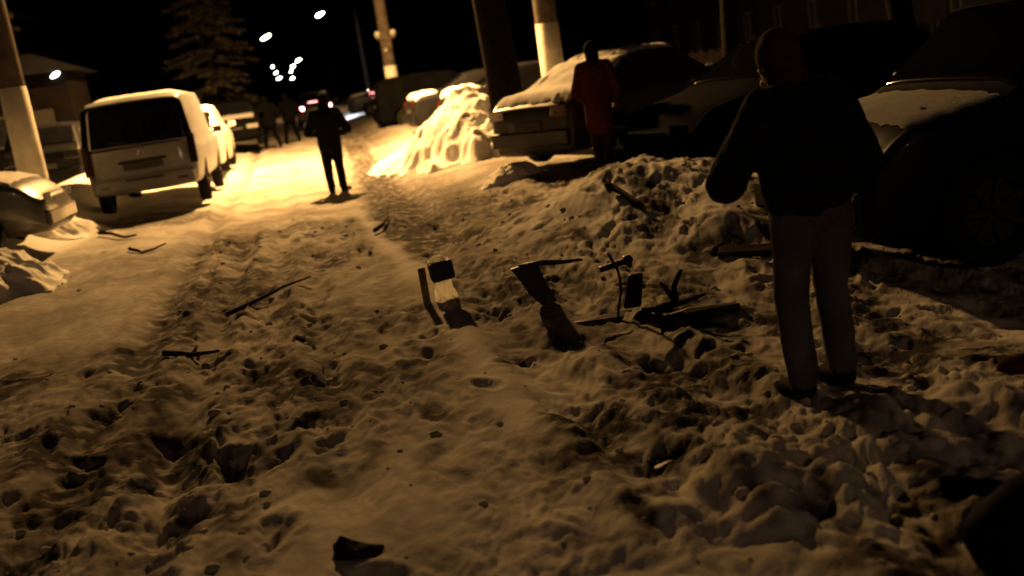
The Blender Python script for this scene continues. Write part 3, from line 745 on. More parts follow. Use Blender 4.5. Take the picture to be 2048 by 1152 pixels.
# person standing in the middle of the street, back to us
P_mid = dict(chest=(0, .0, 1.30), neck=(0, .02, 1.47), head=(.02, .05, 1.59), face=(.1, 1, 0),
    elL=(-.33, .02, 1.10), wrL=(-.20, .22, 1.05), hdL=(.5, .6, 0), elR=(.34, .0, 1.08), wrR=(.22, .20, 1.02), hdR=(-.5, .6, 0),
    knL=(-.10, .0, .50), anL=(-.095, -.03, .09), knR=(.10, .02, .50), anR=(.11, .02, .09), ftR=(.09, .12, -.04))
person('person in black standing in the middle of the street with back turned', (.38, 18.35, gz(.38, 18.35) - .03), -3, 1.74, P_mid, wool('black_coat', (.008, .008, .009)), wool('black_trousers', (.007, .007, .008)), wool('black_hood', (.008, .008, .009)), .84, True, .016, 1.08)
# walking person farther up on the left
P_walk = dict(chest=(0, .05, 1.30), neck=(0, .10, 1.46), head=(0, .16, 1.58), face=(-.3, 1, 0),
    elL=(-.36, -.02, 1.08), wrL=(-.33, .20, .98), elR=(.36, .06, 1.10), wrR=(.30, .28, 1.02),
    knL=(-.14, .14, .50), anL=(-.22, .02, .10), knR=(.16, .10, .50), anR=(.24, -.10, .09))
person('first dark walker in bulky clothes striding along the left of the street', (-1.05, 34.7, gz(-1.05, 34.7) - .02), 12, 1.72, P_walk, wool('walker_coat', (.002, .002, .002)), wool('walker_trousers', (.002, .002, .002)), wool('walker_hood', (.002, .002, .002)), .86, True, .022, 1.45)
P_walk2 = {k: Vector((-v[0], v[1], v[2])) if k not in () else v for k, v in P_walk.items()}
P_walk2 = {(k[:-1] + {'L': 'R', 'R': 'L'}[k[-1]] if k[-1] in 'LR' else k): v for k, v in P_walk2.items()}
person('second dark walker, half behind the first and nearer the middle of the street', (-.42, 36.6, gz(-.42, 36.6) - .02), 5, 1.70, P_walk2, wool('walker_coat', (.002, .002, .002)), wool('walker_trousers', (.002, .002, .002)), wool('walker_hood', (.002, .002, .002)), .86, True, .022, 1.3)
# person in a long dark red coat beside the saloon
P_red = dict(chest=(0, 0, 1.28), neck=(0, .02, 1.45), head=(-.02, .05, 1.58), face=(-.6, .8, 0),
    elL=(-.30, .03, 1.06), wrL=(-.22, .20, .92), elR=(.30, .0, 1.05), wrR=(.24, .14, .86),
    knL=(-.08, .02, .50), anL=(-.08, 0, .09), knR=(.08, .02, .50), anR=(.09, .02, .09))
person('person in a long dark red coat standing beside the snow-covered saloon', (3.66, 13.0, .38), -20, 1.56, P_red, wool('dark_red_coat', (.095, .024, .010)), wool('dark_leggings', (.03, .015, .012)), wool('dark_hat', (.012, .010, .010)), .58, True, .016, 1.0, .02)

# ------------------------------------------------------------------ street lamps and poles
CONC = mat('weathered_concrete', (.10, .082, .066), .85, 0, .35, 5, bump=.4)
LIME = mat('limewash', (.72, .70, .62), .8, 0, .18, 4, bump=.3)
STEEL = mat('grey_steel', (.12, .12, .12), .5, .6, .3, 12)
SODIUM = (1., .53, .165)
SOOT = mat('sooty_pole', (.012, .011, .01), .85, 0, .3, 6)
LENS = mat('lit_lamp_lens', (.9, .8, .6), .4, 0, .02, 3, emit=(1., .88, .74), estr=40.)
def lathe(name, prof, m, parent, n=20):
    bm = bmesh.new(); rings = []
    for r, z in prof: rings.append([bm.verts.new((r * math.cos(2 * math.pi * k / n), r * math.sin(2 * math.pi * k / n), z)) for k in range(n)])
    for a, b in zip(rings, rings[1:]):
        for k in range(n): bm.faces.new((a[k], a[(k + 1) % n], b[(k + 1) % n], b[k]))
    bm.faces.new(rings[0][::-1]); bm.faces.new(rings[-1])
    return bm_obj(name, bm, m, parent, True)
def lamp_head(root, p, d, power, lens=(.55, .24), tint=SODIUM):
    """hood with a glowing lens, hung at p, pointing along d; one bulb in it"""
    p = Vector(p); an = math.atan2(d[1], d[0]); rot = Matrix.Rotation(an, 4, 'Z') @ Matrix.Rotation(R(-18), 4, 'Y')
    h = box('lamp_hood', p + Vector((0, 0, .14)), (lens[0] * 1.3, lens[1] * 1.25, .12), SOOT, root, rot, .04)
    bm = bmesh.new(); g = bmesh.ops.create_icosphere(bm, subdivisions=3, radius=1)
    bmesh.ops.scale(bm, vec=(lens[0] / 2, lens[1] / 2, .10), verts=g['verts']); bmesh.ops.rotate(bm, cent=(0, 0, 0), matrix=rot, verts=g['verts'])
    bmesh.ops.translate(bm, vec=p + Vector((0, 0, .04)), verts=g['verts'])
    bm_obj('lamp_lens', bm, LENS, h, True)
    if power:
        l = bpy.data.lights.new('lamp_bulb', 'AREA'); l.shape = 'DISK'; l.size = .55; l.energy = power; l.color = tint
        lo = bpy.data.objects.new('lamp_bulb', l); link(lo, root); lo.location = p - Vector((0, 0, .12))
def post(label, x, y, H=8.4, r0=.21, r1=.13, band=2.45, zb=None, group=None, name='lamp_post', m=CONC):
    z = gz(x, y) if zb is None else zb
    root = thing(name, label, 'pole', (x, y, z - .1), 0, group)
    lathe('pole', [(r0, 0), (r0 - (r0 - r1) * .3, H * .3), (r0 - (r0 - r1) * .65, H * .65), (r1, H)], m, root)
    if band:
        rb = r0 - (r0 - r1) * band / H
        b = lathe('limewashed_band', [(r0 + .006, .0), (r0 + .006, .3), (r0 - (r0 - rb) * .5 + .006, band * .5), (rb + .006, band), (rb + .001, band + .004)], LIME, root, 24)
    return root, z - .1
LGRP = 'lit street lamps down the street'
# left pole
lp, z = post('tall pole with limewashed foot at the left edge, in front of the dark parked car', -4.16, 17.3, zb=.46, band=2.18, name='concrete_pole')
tube('bracket', [(0, 0, 8.3), (.9, .2, 8.6), (1.5, .3, 8.6)], .03, STEEL, lp)
# right pole carries the lamp that lights the street
rp, z = post('tall pole with limewashed foot behind the snow-covered saloon', 5.06, 20.95, zb=.40, band=2.22, r0=.24, r1=.17, name='concrete_pole')
LX, LY, LZ = .65, 25.3, 7.7
tube('lamp_arm', [(0, 0, 7.6), (-1.2, 1.0, 8.1), (-3.0, 3.6, 8.3), (LX - 5.06, LY - 20.95, LZ - z + .2)], [.05, .045, .04, .035], SOOT, rp)
lamp_head(rp, (LX - 5.06, LY - 20.95, LZ - z), (-1, 1), 8600)
# middle pole with its cluster of fittings
mp, z = post('slim pole with limewashed foot and a clamp of insulators, beyond the black boxy car', 3.22, 36.6, zb=.42, band=2.15, r0=.22, r1=.15, name='concrete_pole')
bm = bmesh.new(); add_box(bm, (0, -.19, 3.08), (.62, .07, .09), None, .01); add_box(bm, (.03, -.2, 2.85), (.26, .12, .34), None, .02)
bm_obj('clamp', bm, CONC, mp)
INS = mat('glazed_insulator', (.55, .53, .5), .2, 0, .1, 8)
for sx in (-.26, .26): tube('insulator', [(sx, -.2, 3.12), (sx, -.2, 3.18), (sx, -.2, 3.20), (sx, -.2, 3.32)], [.08, .08, .11, .07], INS, mp, 12)
tube('insulator', [(-.06, -.27, 2.62), (-.06, -.27, 2.72)], [.05, .06], INS, mp, 10)
# the row of lit lamps
def lamp_post(label, lx, ly, lz, side, power, lens, tint=SODIUM):
    x = 5.2 * side; z = gz(x, ly)
    root, zz = post(label, x, ly + .4, H=lz - z + .5, r0=.16, r1=.09, band=0, zb=z, group=LGRP, m=SOOT)
    tube('lamp_arm', [(0, 0, lz - zz - .2), ((lx - x) * .3, -.1, lz - zz + .3), ((lx - x) * .7, -.3, lz - zz + .4), (lx - x, -.4, lz - zz + .2)], .03, SOOT, root, 6)
    lamp_head(root, (lx - x, -.4, lz - zz), (1, -.6), power, lens, tint)
lamp_post('lit street lamp highest in the row, hanging alone near the top of the street view', 2.6, 79.7, 7.66, 1, 420, (.65, .36))
lamp_post('large lit street lamp on the left, beside the snowy conifer', -1.77, 95.7, 7.6, -1, 420, (.95, .5))
lamp_post('lit street lamp, uppermost of the bright string far down the street', .94, 149, 7.3, 1, 0, (.75, .42))
lamp_post('lit street lamp just below the uppermost of the far string', .1, 168, 7.25, 1, 0, (.65, .36))
lamp_post('small lit street lamp between the pairs of the far string', -.4, 193, 7.26, 1, 0, (.45, .22))
lamp_post('lit street lamp lowest on the right of the far string', -.44, 233, 6.95, 1, 0, (.8, .5))
lamp_post('lit street lamp lowest on the left of the far string', -3.0, 218, 7.0, -1, 0, (.8, .5))
lamp_post('lit street lamp second from bottom on the left of the far string', -2.85, 183, 7.1, -1, 0, (.5, .25))
lamp_post('faintest and leftmost lit street lamp of the far string', -2.7, 152, 7.05, -1, 0, (.25, .15))
lamp_post('unseen street lamp behind the photographer, added as fill light', 2.2, -15, 7.6, 1, 640, (.6, .3), (1., .60, .34))  # out of view, set this close to fill the foreground shadows

# ------------------------------------------------------------------ buildings
PLASTER = mat('old_plaster', (.011, .009, .008), .9, 0, .35, 1.2, bump=.3)
BRICKM = mat('dark_brick', (.005, .004, .0035), .9, 0, .35, 2.2, bump=.3)
FRAME = mat('window_frame_paint', (.045, .042, .04), .6, 0, .2, 9)
PANE = mat('dark_pane', (.012, .013, .016), .08, 0, .3, 3, coat=.6)
ROOFM = mat('tin_roof', (.07, .065, .06), .6, .3, .3, 3)
def block(label, x0, x1, y0, y1, H, m, floors, step, face):
    root = thing('apartment_building', label, 'building', ((x0 + x1) / 2, (y0 + y1) / 2, -.3))
    w, d = x1 - x0, y1 - y0
    # wall with real openings on the street face
    fx = (-w / 2 if face < 0 else w / 2)
    n = int(d // step); ys = [-d / 2 + (i + .5) * d / n for i in range(n)]
    ww, wh = 1.35, 1.5; zs = [1.6 + 2.9 * k for k in range(floors)]
    bm = bmesh.new()
    yc = sorted([-d / 2, d / 2] + [y - ww / 2 for y in ys] + [y + ww / 2 for y in ys]); zc = sorted([0, H] + [z for z in zs] + [z + wh for z in zs])
    def inwin(y, z): return any(abs(y - a) < ww / 2 for a in ys) and any(b < z < b + wh for b in zs)
    vv = {}
    def v(y, z, dx=0.):
        k = (round(y, 4), round(z, 4), dx)
        if k not in vv: vv[k] = bm.verts.new((fx + dx, y, z))
        return vv[k]
    dp = .22 if face < 0 else -.22
    for a, b in zip(yc, yc[1:]):
        for c, e in zip(zc, zc[1:]):
            if inwin((a + b) / 2, (c + e) / 2):
                for p, q in (((a, c), (b, c)), ((b, c), (b, e)), ((b, e), (a, e)), ((a, e), (a, c))):
                    bm.faces.new((v(*p), v(*q), v(*q, dp), v(*p, dp)))
            else: bm.faces.new((v(a, c), v(b, c), v(b, e), v(a, e)))
    ox = -fx
    c = [bm.verts.new(p) for p in ((fx, -d / 2, 0), (ox, -d / 2, 0), (ox, -d / 2, H), (fx, -d / 2, H), (fx, d / 2, 0), (ox, d / 2, 0), (ox, d / 2, H), (fx, d / 2, H))]
    for f in ((0, 1, 2, 3), (1, 5, 6, 2), (5, 4, 7, 6)): bm.faces.new([c[i] for i in f])
    bm_obj('wall', bm, m, root)
    box('roof', (0, 0, H + .16), (w + .9, d + .9, .3), ROOFM, root, None, .04)
    fm = None
    for y in ys:
        for z in zs:
            if fm is None:
                bm = bmesh.new()
                for (yy, zz, sy, sz) in ((0, .03, ww, .07), (0, wh - .04, ww, .07), (-ww / 2 + .035, wh / 2, .07, wh - .14), (ww / 2 - .035, wh / 2, .07, wh - .14), (.12, wh / 2, .06, wh - .14)):
                    add_box(bm, (0, yy, zz), (.07, sy, sz))
                fo = bm_obj('window', bm, FRAME, root); po = box('pane', (.0, 0, wh / 2), (.02, ww - .1, wh - .1), PANE, fo, None, 0)
                fm, pm = fo.data, po.data
                fo.location = (fx + dp * .75, y, z); continue
            fo = link(bpy.data.objects.new('window', fm), root); fo.location = (fx + dp * .75, y, z)
            link(bpy.data.objects.new('pane', pm), fo)
    return root
block('long dark apartment house behind the right-hand parked cars', 21., 31., 10, 62, 12.5, PLASTER, 4, 3.2, -1)
block('dim apartment house along the left of the street, far behind the van', -32., -22., 40, 104, 12.5, PLASTER, 4, 4.2, 1)
# booth with a hipped roof and a lamp at the left
bt = thing('booth', 'small booth with a hipped tin roof and a white lamp, behind the left pole', 'booth', (-6.85, 30.6, .45))
bm = bmesh.new(); add_box(bm, (0, 0, 1.45), (2.3, 2.6, 2.9)); bm_obj('wall', bm, BRICKM, bt)
bm = bmesh.new()
rv = [bm.verts.new(p) for p in ((-1.5, -1.6, 2.93), (1.5, -1.6, 2.93), (1.5, 1.6, 2.93), (-1.5, 1.6, 2.93), (-.15, -.2, 3.55), (.15, -.2, 3.55), (.15, .2, 3.55), (-.15, .2, 3.55))]
for f in ((3, 2, 1, 0), (0, 1, 5, 4), (1, 2, 6, 5), (2, 3, 7, 6), (3, 0, 4, 7), (4, 5, 6, 7)): bm.faces.new([rv[i] for i in f])
bm_obj('roof', bm, mat('snowy_tin', (.008, .008, .009), .8, 0, .4, 2), bt)
box('door', (.2, -1.33, 1.02), (.9, .06, 2.02), mat('booth_door', (.012, .009, .007), .7), bt)
w_ = box('window', (-.65, -1.33, 1.6), (.6, .06, .8), FRAME, bt); box('pane', (-.65, -1.368, 1.6), (.48, .02, .68), PANE, w_, None, 0)
wl = thing('wall_lamp', 'small white lamp glowing on the front of the booth', 'lamp', (-5.93, 29.18, 3.30))
bm = bmesh.new(); g = bmesh.ops.create_icosphere(bm, subdivisions=2, radius=1); bmesh.ops.scale(bm, vec=(.13, .10, .055), verts=g['verts']); bmesh.ops.rotate(bm, cent=(0, 0, 0), matrix=Matrix.Rotation(R(-25), 4, 'Y'), verts=g['verts'])
bm_obj('lamp_globe', bm, mat('lit_globe', (.9, .9, .9), .4, 0, .02, 3, emit=(1, .95, .92), estr=12.), wl, True)
box('bracket', (-.05, .08, .10), (.06, .16, .04), STEEL, wl, None, .006)
# low fences that close the yards
def fence(label, x, y0, y1, h):
    root = thing('fence', label, 'fence', (x, y0, gz(x, y0)))
    bm = bmesh.new(); n = int((y1 - y0) / .16)
    for i in range(n): add_box(bm, (0, i * .16, h / 2 + .05), (.03, .10, h - .1 + .06 * math.sin(i * 1.7)))
    bm_obj('pickets', bm, BRICKM, root)
    for z in (.3, h - .25): box('rail', (.045, (y1 - y0) / 2, z), (.05, y1 - y0, .08), BRICKM, root)
fence('dark picket fence behind the parked cars on the right', 9.4, 9, 60, 1.5)
fence('dark picket fence along the yard on the left', -8.4, 33, 80, 1.5)

# ------------------------------------------------------------------ trees
BARK = mat('dark_bark', (.014, .011, .008), .95, 0, .45, 14, bump=.8)
TWIG = mat('twig_bark', (.012, .009, .007), .95, 0, .35, 10)
NEEDLE = mat('snowy_needles', (.15, .135, .11), .9, 0, .55, 3)
def tree(label, x, y, H, r, lean=(0, 0), seed=1, fork=.35, levels=4, zb=None, spread=.6, group='bare trees in the dark'):
    rnd = random.Random(seed); z = gz(x, y) if zb is None else zb
    root = thing('bare_tree', label, 'tree', (x, y, z - .15), 0, group)
    bt, bc = bmesh.new(), bmesh.new()
    def limb(p, d, L, r0, lev):
        pts = [p]; rr = [r0]; n = 5 if lev < 3 else 3
        for i in range(n):
            d = (d + Vector((rnd.gauss(0, .10), rnd.gauss(0, .10), rnd.gauss(.03, .06))) * (1 if lev else .35)).normalized()
            pts.append(pts[-1] + d * L / n); rr.append(r0 * (1 - .5 * (i + 1) / n))
        add_tube(bt if lev < 2 else bc, pts, rr, 12 if lev == 0 else (6 if lev < 3 else 3), cap=lev < 2)
        if lev >= levels: return
        k = rnd.randint(3, 4) if lev < 2 else rnd.randint(3, 5)
        for i in range(k):
            f = (fork if lev == 0 else .3) + (1 - (fork if lev == 0 else .3)) * (i + rnd.random()) / k
            j = min(n - 1, int(f * n)); q = pts[j].lerp(pts[j + 1], f * n - j)
            a = rnd.random() * 6.283; sp = spread + rnd.random() * .5
            sd = d.orthogonal().normalized(); sd.rotate(Matrix.Rotation(a, 3, d))
            nd = (d * (1 - sp * .5) + sd * sp + Vector((0, 0, .12))).normalized()
            limb(q, nd, L * (.52 + .22 * rnd.random()), max(.006, rr[j] * (.45 + .2 * rnd.random())), lev + 1)
    d0 = Vector((lean[0], lean[1], 1)).normalized()
    for a in range(5):
        an = a * 1.257 + rnd.random(); add_tube(bt, [(math.cos(an) * r * 1.5, math.sin(an) * r * 1.5, .05), (math.cos(an) * r * .85, math.sin(an) * r * .85, .25), (math.cos(an) * r * .3, math.sin(an) * r * .3, .8)], [r * .25, r * .4, r * .45], 7)
    limb(Vector((0, 0, 0)), d0, H * .62, r, 0)
    bm_obj('trunk', bt, BARK, root, True); bm_obj('crown', bc, TWIG, root, True)
    return root
def conifer(label, x, y, H, rad, seed=1, low=.12):
    rnd = random.Random(seed); z = gz(x, y)
    root = thing('conifer', label, 'tree', (x, y, z - .1), 0, 'conifers in the dark')
    bt, bc = bmesh.new(), bmesh.new()
    add_tube(bt, [(0, 0, 0), (.05, 0, H * .5), (0, 0, H * .97)], [.20, .12, .02], 9)
    n = int(H * 15)
    for i in range(n):
        f = low + (1 - low) * (i + rnd.random()) / n; zz = H * f; L = rad * (1 - f)**.75 * (.65 + .5 * rnd.random()) + .15
        a = rnd.random() * 6.283; d = Vector((math.cos(a), math.sin(a), 0)); pts = [Vector((0, 0, zz))]
        for j in range(1, 6): pts.append(Vector((0, 0, zz)) + d * L * j / 5 + Vector((0, 0, -.30 * L * (j / 5)**1.6 + .08 * L * (j / 5)**4)))
        add_tube(bt, pts, [.03, .025, .02, .015, .01, .006], 4)
        for j in range(int(L * 75)):
            f2 = .12 + .88 * rnd.random()**.8; q = f2 * 5; k = min(4, int(q)); p = pts[k].lerp(pts[k + 1], q - k)
            w = (.20 + .20 * rnd.random()) * (1.15 - f2 * .4); sd = d.cross(Vector((0, 0, 1))) * rnd.choice((-1, 1))
            e = (sd * (.5 + rnd.random() * .6) + d * (.25 + .5 * rnd.random()) + Vector((0, 0, -.25 + rnd.gauss(0, .2)))).normalized()
            s2 = e.cross(Vector((rnd.gauss(0, .3), rnd.gauss(0, .3), 1))).normalized() * w * .17
            v = [bc.verts.new(p - s2), bc.verts.new(p + e * w * .5 - s2 * 1.3), bc.verts.new(p + e * w), bc.verts.new(p + e * w * .5 + s2 * 1.3), bc.verts.new(p + s2)]
            bc.faces.new(v)
    bm_obj('trunk', bt, BARK, root, True); bm_obj('crown', bc, NEEDLE, root)
tree('thick dark leaning trunk rising behind the snow heap and the saloon', 3.62, 18.6, 13, .34, (-.035, 0), 3, .55, 4, zb=.35)
tree('bare tree standing to the right of the right-hand pole', 7.2, 17.0, 9, .16, (.03, 0), 8, .25, 4)
tree('bare tree behind the dark van on the right', 7.6, 12.2, 9, .18, (-.05, .02), 12, .22, 4)
tree('bare tree behind the near navy car', 9.0, 8.4, 10, .20, (0, 0), 15, .25, 4)
conifer('conifer with drooping snowy branches left of the large lit lamp', -3.3, 46.5, 9.6, 2.6, 4)
conifer('dark conifer behind the booth', -9.8, 36, 9, 2.4, 9)

# ------------------------------------------------------------------ snow heaps
snow_mound('snow_heap', 'tall bright snow heap under the street lamp, beside the snow-covered saloon', 3.2, 20.4, 1.55, 2.1, 1.30, 4, PSNOW, .80, .85, .15, 190)
snow_mound('snow_heap', 'low tongue of lit snow spreading left from the tall heap', 1.95, 21.4, .8, 1.3, .36, 9, PSNOW, .8, .8, 0, 90)
snow_mound('snow_heap', 'rough dirty snow heap at the left edge, in front of the silver car', -3.75, 12.2, .95, .95, .52, 14, PSNOW, .9, 1.1, 0, 110)
snow_mound('snow_heap', 'snow shovelled round the foot of the left pole', -4.2, 16.4, 1.1, .8, .50, 17, PSNOW, .9, .8, 0, 100)
snow_mound('snow_heap', 'broken snow lumps beside the rear wheel of the saloon', 2.75, 14.5, .55, .30, .20, 22, PSNOW, .7, .9, 0, 80)

# ------------------------------------------------------------------ things lying in the snow
DARKW = mat('wet_dark_wood', (.022, .015, .010), .8, 0, .45, 9, bump=.5)
DARKM = mat('burnt_metal', (.012, .010, .009), .55, .4, .4, 12, bump=.3)
def branch(name, label, pts, r, cat='branch', m=DARKW, forks=(), group=None):
    g0 = [Vector((x, y, gz(x, y) + dz)) for x, y, dz in pts]
    o0 = g0[0].copy(); bm = bmesh.new()
    n = len(g0)
    fine = []
    for i in range(n - 1):
        for k in range(4):
            p = g0[i].lerp(g0[i + 1], k / 4) - o0
            fine.append(p + Vector((mnoise.noise(p * 9 + Vector((i, 1, 2))), mnoise.noise(p * 9), 0)) * r * .8)
    fine.append(g0[-1] - o0)
    add_tube(bm, fine, [r * (1 - .6 * i / (len(fine) - 1)) for i in range(len(fine))], 7)
    for i, d, L in forks: add_tube(bm, [fine[i], fine[i] + Vector(d) * L * .5, fine[i] + Vector(d) * L + Vector((0, 0, .01))], [r * .7, r * .5, r * .25], 6)
    o = bm_obj(name, bm, m, None, True); o.location = o0
    return tag(o, label, cat, group)
branch('fallen_branch', 'long thin branch lying across the churned snow on the left', [(-.95, 9.31, .03), (-.70, 9.5, .05), (-.45, 9.8, .06), (-.19, 10.04, .10)], .022, forks=((6, (.3, .8, .2), .18),))
branch('twig', 'dark curved twig nearest the van shadow, left of the other two', [(-3.05, 15.5, .05), (-2.85, 15.3, .06), (-2.62, 14.9, .03), (-2.45, 14.8, .04)], .03, 'twig', forks=((3, (-.6, .2, .4), .25),), group='twigs on the snow below the van')
branch('twig', 'small bow-shaped twig lowest on the smooth snow below the van', [(-2.34, 13.44, .04), (-2.18, 13.3, .02), (-2.05, 13.5, .03), (-1.95, 13.75, .06)], .022, 'twig', group='twigs on the snow below the van')
branch('twig', 'short twig on bright snow between the standing person and the bag', [(.60, 12.5, .04), (.72, 12.7, .06), (.80, 13.1, .05), (.86, 13.5, .09)], .028, 'twig')
branch('stick', 'dark stick with a knobbed end lying on the snow bank at right', [(2.70, 9.62, .06), (2.74, 9.35, .06), (2.80, 8.9, .05)], .042, 'stick', forks=((0, (-.4, .3, .5), .08),))
branch('stick', 'small dark stick lying on the left in the trampled snow', [(-1.32, 8.02, .03), (-1.1, 7.9, .02), (-.89, 7.72, .03)], .026, 'stick', forks=((4, (.3, .7, .3), .12),))
o = branch('forked_branch', 'dark forked branch sticking up to the right of the bent rod', [(2.00, 6.36, .02), (2.08, 6.34, .07), (2.14, 6.34, .18), (2.20, 6.36, .30)], .035, forks=((6, (-.5, .1, .7), .16), (3, (.8, -.1, .1), .35), (2, (-.8, 0, .1), .16)))
bm = bmesh.new(); add_box(bm, (0, 0, 0), (.62, .13, .05), None, .008); o = bm_obj('plank', bm, DARKW); o.location = (3.18, 7.35, gz(3.18, 7.35) + .06); o.rotation_euler = (.25, .02, R(-32)); tag(o, 'dark plank lying in the snow behind the legs of the nearest person', 'plank')
# board with a long arm
bd = thing('broken_board', 'black broken board standing askew in the snow with a long arm pointing right', 'debris', (1.40, 7.27, gz(1.40, 7.27)))
bm = bmesh.new()
o2 = [(-.15, .30), (-.02, .32), (.05, .305), (.085, .18), (.15, .02), (.07, -.03), (-.04, .09), (-.10, .22)]
f0 = [bm.verts.new((x, -.025 + .02 * math.sin(z * 9), z)) for x, z in o2]; f1 = [bm.verts.new((x + .01, .025 + .02 * math.sin(z * 9), z)) for x, z in o2]
bm.faces.new(f0); bm.faces.new(f1[::-1])
for i in range(8): bm.faces.new((f0[i], f0[(i + 1) % 8], f1[(i + 1) % 8], f1[i]))
bm_obj('panel', bm, DARKM, bd)
tube('arm', [(-.09, 0, .305), (.09, 0, .305), (.24, -.01, .285), (.38, -.02, .28)], [.018, .022, .016, .008], DARKM, bd)
# bent rod with a crosspiece
rd = thing('bent_rod', 'thin bent rod standing in the snow with a dark crosspiece on top', 'debris', (1.85, 6.70, gz(1.85, 6.70)))
tube('rod', [(-.03, 0, -.05), (.0, 0, .10), (.03, 0, .20), (.035, 0, .30), (.02, 0, .39)], .009, DARKM, rd)
bm = bmesh.new(); add_box(bm, (.02, 0, .40), (.235, .05, .04), Matrix.Rotation(R(-9), 4, 'Y'), .01); add_tube(bm, [(.0, 0, .42), (-.03, 0, .49)], [.012, .006], 6); add_box(bm, (.10, 0, .42), (.05, .055, .055), Matrix.Rotation(R(-9), 4, 'Y'), .01)
bm_obj('crosspiece', bm, DARKM, rd)
bm = bmesh.new(); add_box(bm, (0, 0, .09), (.125, .05, .23), None, .015)
for v in bm.verts: v.co.x += .12 * (v.co.z - .1) + (.02 if v.co.z > .1 and v.co.x < 0 else 0)
o = bm_obj('slab', bm, DARKM); o.location = (1.955, 6.68, gz(1.955, 6.68) + .06); o.rotation_euler = (0, R(4), R(12)); tag(o, 'small dark slab on edge just right of the bent rod', 'debris')
def crumple(name, label, loc, pts, th, m, cat, seed, rz=0.):
    """ragged torn sheet lying flat"""
    bm = bmesh.new(); n = len(pts)
    t = [bm.verts.new((x, y, th + .025 * mnoise.noise(Vector((x * 7, y * 7, seed))))) for x, y in pts]; b = [bm.verts.new((x * 1.02, y * 1.02, -.06)) for x, y in pts]
    ct = bm.verts.new((0, 0, th * 1.6))
    for i in range(n): bm.faces.new((t[i], t[(i + 1) % n], ct)); bm.faces.new((b[i], b[(i + 1) % n], t[(i + 1) % n], t[i]))
    bm.faces.new(b[::-1]); o = bm_obj(name, bm, m); o.location = (loc[0], loc[1], gz(*loc) + .02); o.rotation_euler = (0, 0, rz)
    return tag(o, label, cat)
crumple('torn_sheet', 'black torn sheet lying flat below the bent rod', (1.82, 6.78), [(-.36, .01), (-.15, .06), (.06, .09), (.26, .04), (.34, -.03), (.05, -.08), (-.22, -.04)], .025, DARKM, 'debris', 2)
crumple('torn_sheet', 'black strip lying flat to the right of the forked branch', (2.20, 6.30), [(-.20, .03), (.05, .08), (.32, .02), (.34, -.03), (.02, -.05), (-.18, -.04)], .025, DARKM, 'debris', 5)
# pale bag with a dark panel
BAGM = mat('crinkled_plastic', (.80, .76, .62), .3, 0, .12, 12, bump=.7)
_n = BAGM.node_tree; _t = _n.nodes.new('ShaderNodeBsdfTranslucent'); _t.inputs['Color'].default_value = (.97, .95, .88, 1); _m = _n.nodes.new('ShaderNodeMixShader'); _m.inputs[0].default_value = .85
_o = _n.nodes['Material Output']; _n.links.new(_n.nodes['Principled BSDF'].outputs[0], _m.inputs[1]); _n.links.new(_t.outputs[0], _m.inputs[2]); _n.links.new(_m.outputs[0], _o.inputs['Surface'])
bg = thing('plastic_bag', 'crumpled pale plastic bag with a black panel, standing upright in the snow', 'bag', (.84, 8.05, gz(.84, 8.05)))
nr, ns = 26, 34; V, F = [], []
for i in range(nr):
    f = i / (nr - 1); z = -.03 + .40 * f; w = (.078 - .018 * f + .010 * math.sin(f * 9) + .05 * max(0, 1 - f * 7)) * (1 if f < .93 else 1 - (f - .93) * 5) * (.75 + .25 * min(1, f * 8)); xo = -.035 * f + .02
    for j in range(ns):
        a = 2 * math.pi * j / ns; p = Vector((math.cos(a), math.sin(a) * .7, 0)); nn = mnoise.noise(Vector((p.x * 2.4, p.y * 2.4, z * 13))) * .24 + mnoise.noise(Vector((p.x * 6, p.y * 6, z * 34))) * .16
        V.append((p.x * w * (1 + nn) + xo, p.y * w * (1 + nn), z))
for i in range(nr - 1):
    for j in range(ns): F.append((i * ns + j, i * ns + (j + 1) % ns, (i + 1) * ns + (j + 1) % ns, (i + 1) * ns + j))
F.append(tuple(range(ns))[::-1]); F.append(tuple((nr - 1) * ns + j for j in range(ns)))
mesh_obj('bag_skin', V, F, BAGM, bg, smooth=False)
bm = bmesh.new(); add_box(bm, (.0, -.01, .255), (.185, .17, .15), Matrix.Rotation(R(-5), 4, 'Y'), .018); bm_obj('dark_panel', bm, mat('black_card', (.008, .007, .007), .7), bg)
o = box('card_sheet', (0, 0, 0), (.06, .015, .30), mat('wet_cardboard', (.15, .11, .07), .9, 0, .4, 10, bump=.4), None, None, .004); o.location = (.70, 8.15, gz(.70, 8.15) + .13); o.rotation_euler = (R(6), R(-2), R(10)); tag(o, 'narrow brown card standing close to the left of the pale bag', 'card')
# chunk, wedge and the black sack at the frame corner
def chunk(name, label, loc, r, seed, m, cat, sq=(1, 1, .6), dz=0., rz=0., sub=3, amp=.3):
    V, F = lump_verts(r, sub, seed, amp, sq); o = mesh_obj(name, V, F, m); o.location = (loc[0], loc[1], gz(*loc) + dz); o.rotation_euler = (0, 0, rz); return tag(o, label, cat)
bm = bmesh.new()
wv = [bm.verts.new(p) for p in ((-.11, 0, 0), (.10, -.02, 0), (.09, .07, 0), (-.09, .08, 0), (-.10, .02, .085), (.09, .0, .03), (.08, .06, .035), (-.07, .07, .075))]
for f in ((3, 2, 1, 0), (0, 1, 5, 4), (1, 2, 6, 5), (2, 3, 7, 6), (3, 0, 4, 7), (4, 5, 6, 7)): bm.faces.new([wv[i] for i in f])
bmesh.ops.bevel(bm, geom=bm.edges[:], offset=.010, segments=1, affect='EDGES'); bmesh.ops.subdivide_edges(bm, edges=bm.edges[:], cuts=3, use_grid_fill=True)
for v in bm.verts: v.co += Vector((mnoise.noise(v.co * 22), mnoise.noise(v.co * 22 + Vector((4, 0, 0))), mnoise.noise(v.co * 22 + Vector((0, 7, 0))))) * .022
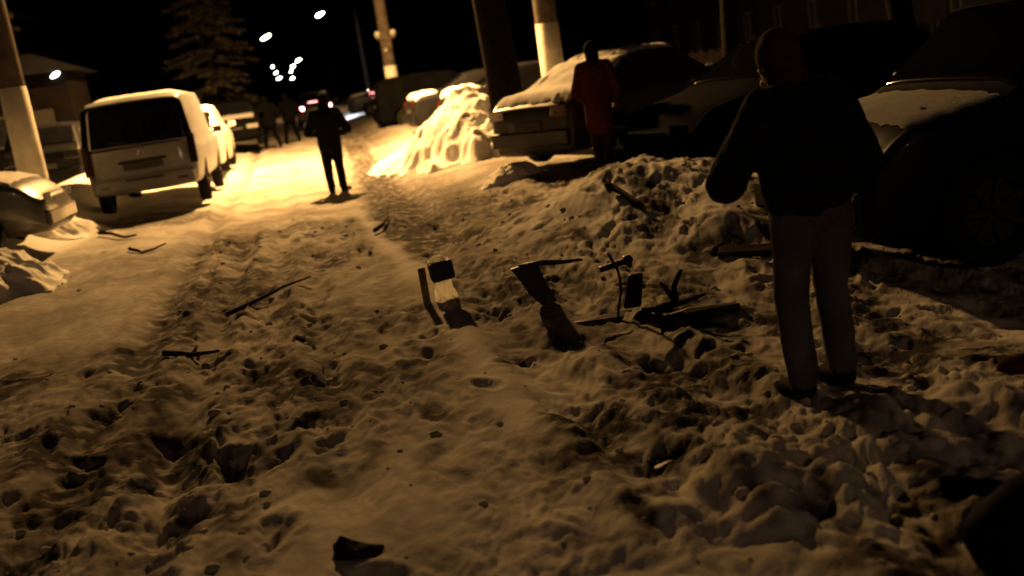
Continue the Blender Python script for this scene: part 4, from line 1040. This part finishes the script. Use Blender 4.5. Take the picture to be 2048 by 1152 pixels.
o = bm_obj('wedge', bm, DARKW); o.location = (-.10, 3.82, gz(-.10, 3.82) - .005); o.rotation_euler = (0, 0, R(-20)); tag(o, 'dark wedge of wood lying alone on smooth snow at the bottom of the view', 'wood')
chunk('brick_shard', 'dark reddish lump at the right edge of the view', (2.86, 3.98), .085, 6, mat('red_brick', (.05, .018, .012), .9, 0, .3, 20), 'lump', (1, .8, .7), .02, .3)
chunk('black_sack', 'rounded black sack in the bottom right corner, half sunk in lumpy snow', (1.97, 2.66), .23, 11, mat('black_sack_film', (.005, .006, .009), .8, 0, .3, 9), 'sack', (1, .9, .75), .05, .4, 4, .16)
chunk('dirt_clod', 'dark clod in the snow near the bottom centre right', (1.27, 4.1), .06, 8, DARKM, 'lump', (1.2, .8, .5), .0)

# ------------------------------------------------------------------ night sky
w = bpy.data.worlds.new('World'); S.world = w; w.use_nodes = True
nt = w.node_tree; bgn = nt.nodes['Background']
sky = nt.nodes.new('ShaderNodeTexSky'); sky.sky_type = 'NISHITA'; sky.sun_disc = False; sky.sun_elevation = R(-4); sky.sun_rotation = R(200)
nt.links.new(sky.outputs['Color'], bgn.inputs['Color']); bgn.inputs['Strength'].default_value = .0012

# ------------------------------------------------------------------ camera
cam = bpy.data.cameras.new('camera'); co = bpy.data.objects.new('camera', cam); COL.objects.link(co)
TH, PT, AZ = R(8.5), R(11.55), R(9.7)
F0 = Vector((math.sin(AZ) * math.cos(PT), math.cos(AZ) * math.cos(PT), -math.sin(PT)))
R0 = Vector((math.cos(AZ), -math.sin(AZ), 0)); U0 = R0.cross(F0)
r_ = R0 * math.cos(TH) - U0 * math.sin(TH); u_ = R0 * math.sin(TH) + U0 * math.cos(TH)
M = Matrix((r_, u_, -F0)).transposed().to_4x4(); M.translation = (0, 0, 1.7); co.matrix_world = M
cam.sensor_width = 36; cam.lens = 2100 / 2048 * 36; cam.clip_start = .05; cam.clip_end = 2500
cam.dof.use_dof = True; cam.dof.focus_distance = 6.5; cam.dof.aperture_fstop = 1.35
S.camera = co
S.view_settings.view_transform = 'Standard'; S.view_settings.look = 'None'; S.view_settings.exposure = 0; S.view_settings.gamma = 1
